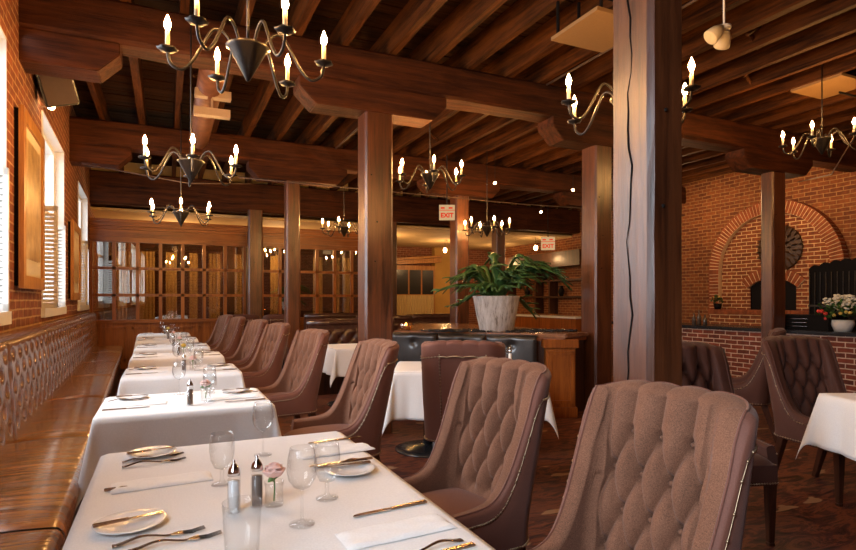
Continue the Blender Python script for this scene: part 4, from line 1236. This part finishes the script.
# right wall shelves (back room side)
sh = empty('wall_shelf_unit', (XR, 13.9, 0)); tag(sh, 'dark wooden shelving with a deep canopy fixed on the far right brick wall', 'shelves')
MB().box(-.5, 0, -1.9, 1.9, 2.3, 2.72).build('canopy', W_DARK, sh)
for z in (1.42, 1.90): MB().box(-.3, 0, -1.9, 1.9, z, z + .05).build('shelf', W_DARK, sh)
for q in (-1.9, -.35, .35, 1.85): MB().box(-.3, 0, q, q + .06, .95, 2.3).build('upright', W_DARK, sh)
sb = empty('sideboard', (XR - .32, 13.9, 0)); tag(sb, 'low sideboard with a pale top beneath the dark wall shelving', 'sideboard')
MB().box(-.3, .3, -1.9, 1.9, 0, .86).build('sideboard_body', W_PANEL, sb); MB().box(-.34, .3, -1.94, 1.94, .86, .90).build('sideboard_top', WHITE_PAINT, sb)
for i, (yv, zv, lab) in enumerate(((13.2, 1.47, 'lower shelf, nearer the post'), (14.9, 1.47, 'lower shelf, farther from the post'), (14.0, 1.95, 'upper shelf'))):
    m = MB(); m.lathe([(.001, 0), (.05, 0), (.09, .10), (.085, .18), (.04, .25), (.05, .30), (.001, .30)], n=18)
    o = m.build('black_vase', BLACK, None, True); o.location = (XR - .15, yv, zv); tag(o, 'black vase on the %s of the far wall shelving' % lab, 'vase', 'vases on the wall shelves')

# ------------------------------------------------------------------ pictures, speaker, exit signs
def picture(y0, y1, z0, z1, lab):
    r = empty('framed_picture', (XL, (y0 + y1) / 2, z0)); tag(r, lab, 'picture', 'framed pictures on the brick wall'); skew(r)
    hw = (y1 - y0) / 2; H = z1 - z0; m = MB(); t = .10
    m.box(.03, .065, -hw, -hw + t, 0, H); m.box(.03, .065, hw - t, hw, 0, H); m.box(.03, .065, -hw + t, hw - t, 0, t); m.box(.03, .065, -hw + t, hw - t, H - t, H)
    m.build('picture_frame', W_FRAME, r)
    MB().box(.02, .045, -hw + t * .9, hw - t * .9, t * .9, H - t * .9).build('mat_board', PAPER, r)
    MB().box(.045, .05, -hw + t + .09, hw - t - .09, t + .14, H - t - .09).build('print', ART, r)
    MB().box(0, .03, -hw + .02, hw - .02, .02, H - .02).build('backing', BLACK, r)
picture(5.18, 6.25, 1.45, 2.84, 'tall gold-framed print on the brick wall between the two nearest windows')
picture(8.85, 9.95, 1.36, 2.43, 'smaller gold-framed print on the brick wall between the second and third windows')
sk = empty('loudspeaker', (-.90, 6.25, 3.22), .35); tag(sk, 'dark box loudspeaker mounted high in the corner above the pictures', 'speaker')
m = MB(); mt = Matrix.Rotation(.45, 4, 'X') @ Matrix.Rotation(-.35, 4, 'Y')
m.box(-.14, .14, -.13, .13, -.02, .36, mt); m.build('cabinet', SATIN_BLACK, sk, bevel=.01)
m = MB(); m.box(-.12, .12, -.145, -.130, 0, .34, mt); m.build('grille', plain('speaker_grille', (.09, .06, .05), .8), sk)
m = MB(); m.tube([(0, .0, .30), (0, .1, .90)], .02, 8); m.build('bracket', IRON, sk)

def exit_sign(x, y, z, w_, rz, lab, zt):
    r = empty('exit_sign', (x, y, z), rz); tag(r, lab, 'exit sign', 'lit exit signs')
    h = w_ * .95
    MB().box(-w_ / 2, w_ / 2, -.03, .03, 0, h).build('sign_box', emit('sign_face', (1, .62, .30), .62), r)
    t = bpy.data.curves.new('exit_letters', 'FONT'); t.body = 'EXIT'; t.size = w_ * .40; t.align_x = 'CENTER'; t.extrude = .002; t.offset = .004
    to = bpy.data.objects.new('exit_letters', t); COL.objects.link(to); to.parent = r; to.location = (0, -.034, h * .16); to.rotation_euler = (pi / 2, 0, 0)
    bpy.context.view_layer.update()
    me = bpy.data.meshes.new_from_object(to.evaluated_get(bpy.context.evaluated_depsgraph_get())); me.materials.clear(); me.materials.append(emit('sign_red', (1, .03, .01), .75))
    t2 = bpy.data.objects.new('exit_letters', me); COL.objects.link(t2); t2.parent = r; t2.location = to.location; t2.rotation_euler = to.rotation_euler
    bpy.data.objects.remove(to)
    m = MB(); m.box(-w_ / 2, w_ / 2, -.034, -.03, h * .62, h * .66); m.box(-w_ / 2 * .8, -w_ * .15, -.034, -.03, h * .74, h * .84); m.box(w_ * .1, w_ * .35, -.034, -.03, h * .74, h * .84); m.build('arrow_bars', emit('sign_red', (1, .03, .01), .75), r)
    m = MB(); m.tube([(0, 0, h), (0, 0, zt - z)], .012, 6); m.build('hanger', IRON, r)
def ray(px, d): 
    u = (px - 428) / F_PX; return d * (sin(YAW) + u * cos(YAW)), d * (cos(YAW) - u * sin(YAW))
X, Y = ray(447, 9.75); exit_sign(X, Y, 1.36 + 80 / F_PX * 9.75, .27, -YAW, 'lit exit sign hanging beside the post behind the fern', 3.86)
X, Y = ray(548, 15.0); exit_sign(X, Y, 1.36 + 50 / F_PX * 15, .36, -YAW - .2, 'farther lit exit sign above the dark wall shelving', 3.14 if Y > 12.95 else 3.86)

# ------------------------------------------------------------------ chandeliers
def make_chandelier():
    r = empty('chandelier')   # origin at cone tip
    m = MB(); m.lathe([(.001, 0), (.010, .008), (.095, .165), (.108, .174), (.095, .182), (.001, .188)], n=24); m.build('cone_body', IRON, r, True)
    for k_ in range(6):
        a = 2 * pi * k_ / 6; c, s_ = cos(a), sin(a)
        pts = []
        P = [(.02, .05), (.06, .15), (.11, .235), (.165, .25), (.215, .17), (.265, .08), (.315, .035), (.365, .06), (.38, .12)]
        for i in range(len(P) - 1):
            p0 = P[max(0, i - 1)]; p1 = P[i]; p2 = P[i + 1]; p3 = P[min(len(P) - 1, i + 2)]
            for q in range(4):
                t = q / 4
                f = lambda a_, b_, c_, d_: .5 * (2 * b_ + (c_ - a_) * t + (2 * a_ - 5 * b_ + 4 * c_ - d_) * t * t + (3 * b_ - a_ - 3 * c_ + d_) * t ** 3)
                rr = f(p0[0], p1[0], p2[0], p3[0]); zz = f(p0[1], p1[1], p2[1], p3[1]); pts.append((rr * c, rr * s_, zz))
        pts.append((.38 * c, .38 * s_, .125))
        m = MB(); m.tube(pts, .008, 8); arm = m.build('arm', IRON, r, True)
        cx, cy = .38 * c, .38 * s_
        m = MB(); m.lathe([(.001, .11), (.02, .12), (.042, .125), (.046, .135), (.02, .132), (.001, .132)], (cx, cy, 0), 16, fold=lambda a_, z: 1 + .12 * sin(6 * a_)); m.build('drip_pan', IRON, arm, True)
        m = MB(); m.lathe([(.001, .125), (.0115, .125), (.011, .225), (.001, .225)], (cx, cy, 0), 12); m.build('candle_sleeve', CANDLE, arm, True)
        m = MB(); m.lathe([(.001, .223), (.008, .225), (.016, .246), (.015, .262), (.007, .285), (.001, .30)], (cx, cy, 0), 12); m.build('bulb', BULB, arm, True)
    m = MB(); m.tube([(0, 0, .18), (0, 0, 1)], .007, 8); rod = m.build('rod', IRON, r, True)
    return r, rod
CHND, ROD = make_chandelier()
CL = [(248, 2.88, 82, .84, 'largest, nearest iron chandelier hanging above the window tables'),
      (191, 4.6, 183, .52, 'second iron chandelier above the window tables'),
      (181, 7.2, 226, .50, 'third iron chandelier, in front of the glazed partition'),
      (430, 6.4, 190, .20, 'iron chandelier between the reddish post and the exit sign'),
      (344, 9.9, 237, .0, 'far iron chandelier partly behind the reddish post'),
      (487, 9.5, 237, .3, 'small far iron chandelier above the fern'),
      (628, 3.4, 128, .80, 'iron chandelier half hidden behind the foreground post'),
      (822, 6.3, 155, .3, 'iron chandelier at the right edge in front of the oven arch')]
for (px, d, py, rz, lab) in CL:
    X, Y = ray(px, d); z = 1.36 + (300 - py) / F_PX * d
    o = place(CHND, (X, Y, z), rz, lab, 'iron candle chandeliers', 'chandelier')
    rod = [c for c in o.children if c.name.startswith('rod')][0]
    top = 4.135 - z; rod.location.z = 0
    sc = (top - .18) / .82; rod.scale = (1, 1, sc); rod.location.z = .18 - .18 * sc
# small lamps and fixtures on the ceiling
def lamp_ball(px, d, py, lab, zt):
    X, Y = ray(px, d); z = 1.36 + (300 - py) / F_PX * d
    r = empty('small_lamp', (X, Y, z)); tag(r, lab, 'lamp', 'small bare lamps'); zt = 4.13
    m = MB(); m.ball((0, 0, 0), .025, 10, 6); m.build('bulb', BULB_S, r, True)
    m = MB(); m.tube([(0, 0, .02), (0, 0, zt - z)], .004, 6); m.build('cord', IRON, r)
lamp_ball(495, 9.8, 183, 'small bare lamp on a cord right of the exit sign', 3.86)
lamp_ball(573, 10.4, 190, 'small bare lamp on a cord left of the middle post', 3.86)
lamp_ball(541, 11, 212, 'tiny bare lamp above the farther exit sign', 3.86)
# picture lamp over near window
X, Y = wall_x(6.45) + .06, 6.45
r = empty('picture_lamp', (X, Y, 3.22)); tag(r, 'small glowing lamp on the brick wall above the corner of the nearest tall window', 'lamp')
m = MB(); m.ball((.03, 0, 0), .035, 12, 8); m.build('bulb', BULB_S, r, True); m = MB(); m.tube([(-.06, 0, -.02), (0.0, 0, 0)], .008, 6); m.build('bracket', BRASS, r)
# hanging trays
def tray(px0, px1, py, d, lab, w_=.55):
    X, Y = ray((px0 + px1) / 2, d); z = 1.36 + (300 - py) / F_PX * d
    r = empty('hanging_tray', (X, Y, z)); tag(r, lab, 'hanging tray', 'pale boards hung from the joists')
    MB().box(-w_ / 2, w_ / 2, -.28, .28, 0, .03).build('board', plain('pale_board', (.26, .15, .06), .6), r)
    m = MB()
    for sx_ in (-.8, 0, .8):
        for sy in (-.26, .26):
            m.tube([(sx_ * w_ / 2, sy, .03), (sx_ * w_ / 2, sy, 3.9 - z)], .014, 6)
    m.tube([(-w_ / 2, -.26, 3.55 - z + .1), (w_ / 2, -.26, 3.55 - z + .1)], .012, 6)
    m.build('hanger_rods', BLACK, r)
tray(578, 622, 33, 4.6, 'pale board hung from the joists beside the top of the foreground post')
tray(812, 850, 88, 6.6, 'pale board hung from the joists above the oven arch', .6)
# spotlights
X, Y = ray(724, 4.3); z = 1.36 + 275 / F_PX * 4.3
r = empty('ceiling_spotlights', (X, Y, z), .3); tag(r, 'pair of cream spotlights on one stem at the top right', 'spotlight')
m = MB(); m.tube([(0, 0, 3.87 - z), (0, 0, -.02)], .008, 8); m.lathe([(.001, .0), (.05, -.01), (.05, -.03), (.001, -.03)], n=16); m.build('mount', WHITE_PAINT, r, True)
CREAM = plain('cream_metal', (.62, .50, .30), .4)
for sx_ in (-1, 1):
    m = MB(); m.lathe([(.001, 0), (.025, .0), (.05, -.05), (.06, -.12), (.055, -.125), (.001, -.10)], n=18)
    mt = Matrix.Translation((sx_ * .04, 0, -.03)) @ Matrix.Rotation(-sx_ * .7, 4, 'Y') @ Matrix.Rotation(.5, 4, 'X')
    m.v = [tuple(mt @ Vector(p)) for p in m.v]; m.build('spot_head', CREAM, r, True)
# cable conduits under the beams
def conduit(pts, lab, r_=.010):
    m = MB(); m.tube(pts, r_, 6); tag(m.build('conduit', plain('grey_cable', (.10, .06, .04), .6), None, True), lab, 'cable', 'cables along the ceiling')
conduit([(1.0, 9.0, 3.22), (3.2, 8.98, 3.20), (6.0, 9.0, 3.18), (10.4, 9.0, 3.24)], 'thin cable strung along the second cross beam')
conduit([(XL + .02, 8.9, 3.2), (.3, 8.95, 3.06), (1.2, 8.98, 3.14)], 'sagging cable on the second cross beam near the windows')
conduit([(2.45, 5.75, 3.78), (2.48, 8.9, 3.8)], 'pale conduit running along the joists right of the reddish post', .015)
conduit([(3.9, 1.9, 3.8), (3.95, 5.3, 3.82)], 'pale conduit running along the joists beside the spotlights', .012)
conduit([(4.9, 2.2, 3.3), (8.6, 4.9, 3.15), (10.4, 6.5, 3.5)], 'slack cable crossing above the oven', .008)
# duct and louvre boxes over the windows row
du = empty('ceiling_duct', (.42, 7.0, 3.62)); tag(du, 'round rusty duct between the first two cross beams above the window tables', 'duct')
m = MB(); m.tube([(0, -1.2, 0), (0, 1.6, 0)], .13, 20); m.build('duct_pipe', plain('rusty_duct', (.22, .09, .045), .45, .3, .3, 8), du, True)
for (px, py, lab) in ((213, 95, 'upper'), (212, 113, 'lower')):
    X, Y = ray(px, 6.0); z = 1.36 + (300 - py) / F_PX * 6.0
    m = MB(); m.box(-.18, .18, -.05, .05, -.04, .04); m.box(-.012, .012, -.012, .012, .04, 3.87 - z)
    o = m.build('vent_box', plain('pale_vent', (.42, .30, .20), .5)); o.location = (X, Y, z); tag(o, '%s pale vent box behind the largest chandelier' % lab, 'vent', 'vent boxes')

# back-room pendant lantern, with more lanterns and point lamps added to warm the ceiling
for i, (X, Y) in enumerate(((0.2, 14.6), (2.6, 14.8), (5.4, 14.6), (7.6, 15.2), (9.6, 13.4), (9.7, 15.6))):
    r = empty('lantern', (X, Y, 2.78)); tag(r, 'glowing lantern of a mostly added set in the room beyond, number %s from the windows' % ['one', 'two', 'three', 'four', 'five', 'six'][i], 'lantern', 'mostly added lanterns of the back room')
    m = MB(); m.lathe([(.001, 0), (.03, .005), (.055, .05), (.05, .11), (.03, .14), (.001, .145)], n=14); m.build('lamp_shade', emit('lantern_glow', (1, .60, .26), 30), r, True)
    m = MB(); m.tube([(0, 0, .14), (0, 0, .36)], .006, 6); m.build('rod', IRON, r)
    point('lantern_fill_light', (X, Y, 2.55), (60, 60, 50, 30, 15, 15)[i], (1, .58, .25), .06)
# lamps added above the bar to brighten the oven bricks
for i, (X, Y, Z_) in enumerate(((9.3, 6.2, 3.3), (9.3, 8.3, 3.3))):
    r = empty('oven_fill_lamp', (X, Y, Z_)); tag(r, 'small downlight on a stem added to brighten the brick oven, %s one' % ('nearer', 'farther')[i], 'spotlight', 'downlights added to brighten the oven')
    m = MB(); m.lathe([(.001, .1), (.03, .1), (.05, 0), (.045, 0), (.001, .06)], n=14); m.build('shade', IRON, r, True)
    m = MB(); m.tube([(0, 0, .1), (0, 0, 4.13 - Z_)], .008, 6); m.build('stem', IRON, r)
    point('oven_fill_light', (X, Y, Z_ - .05), 42, (1, .60, .28), .05)
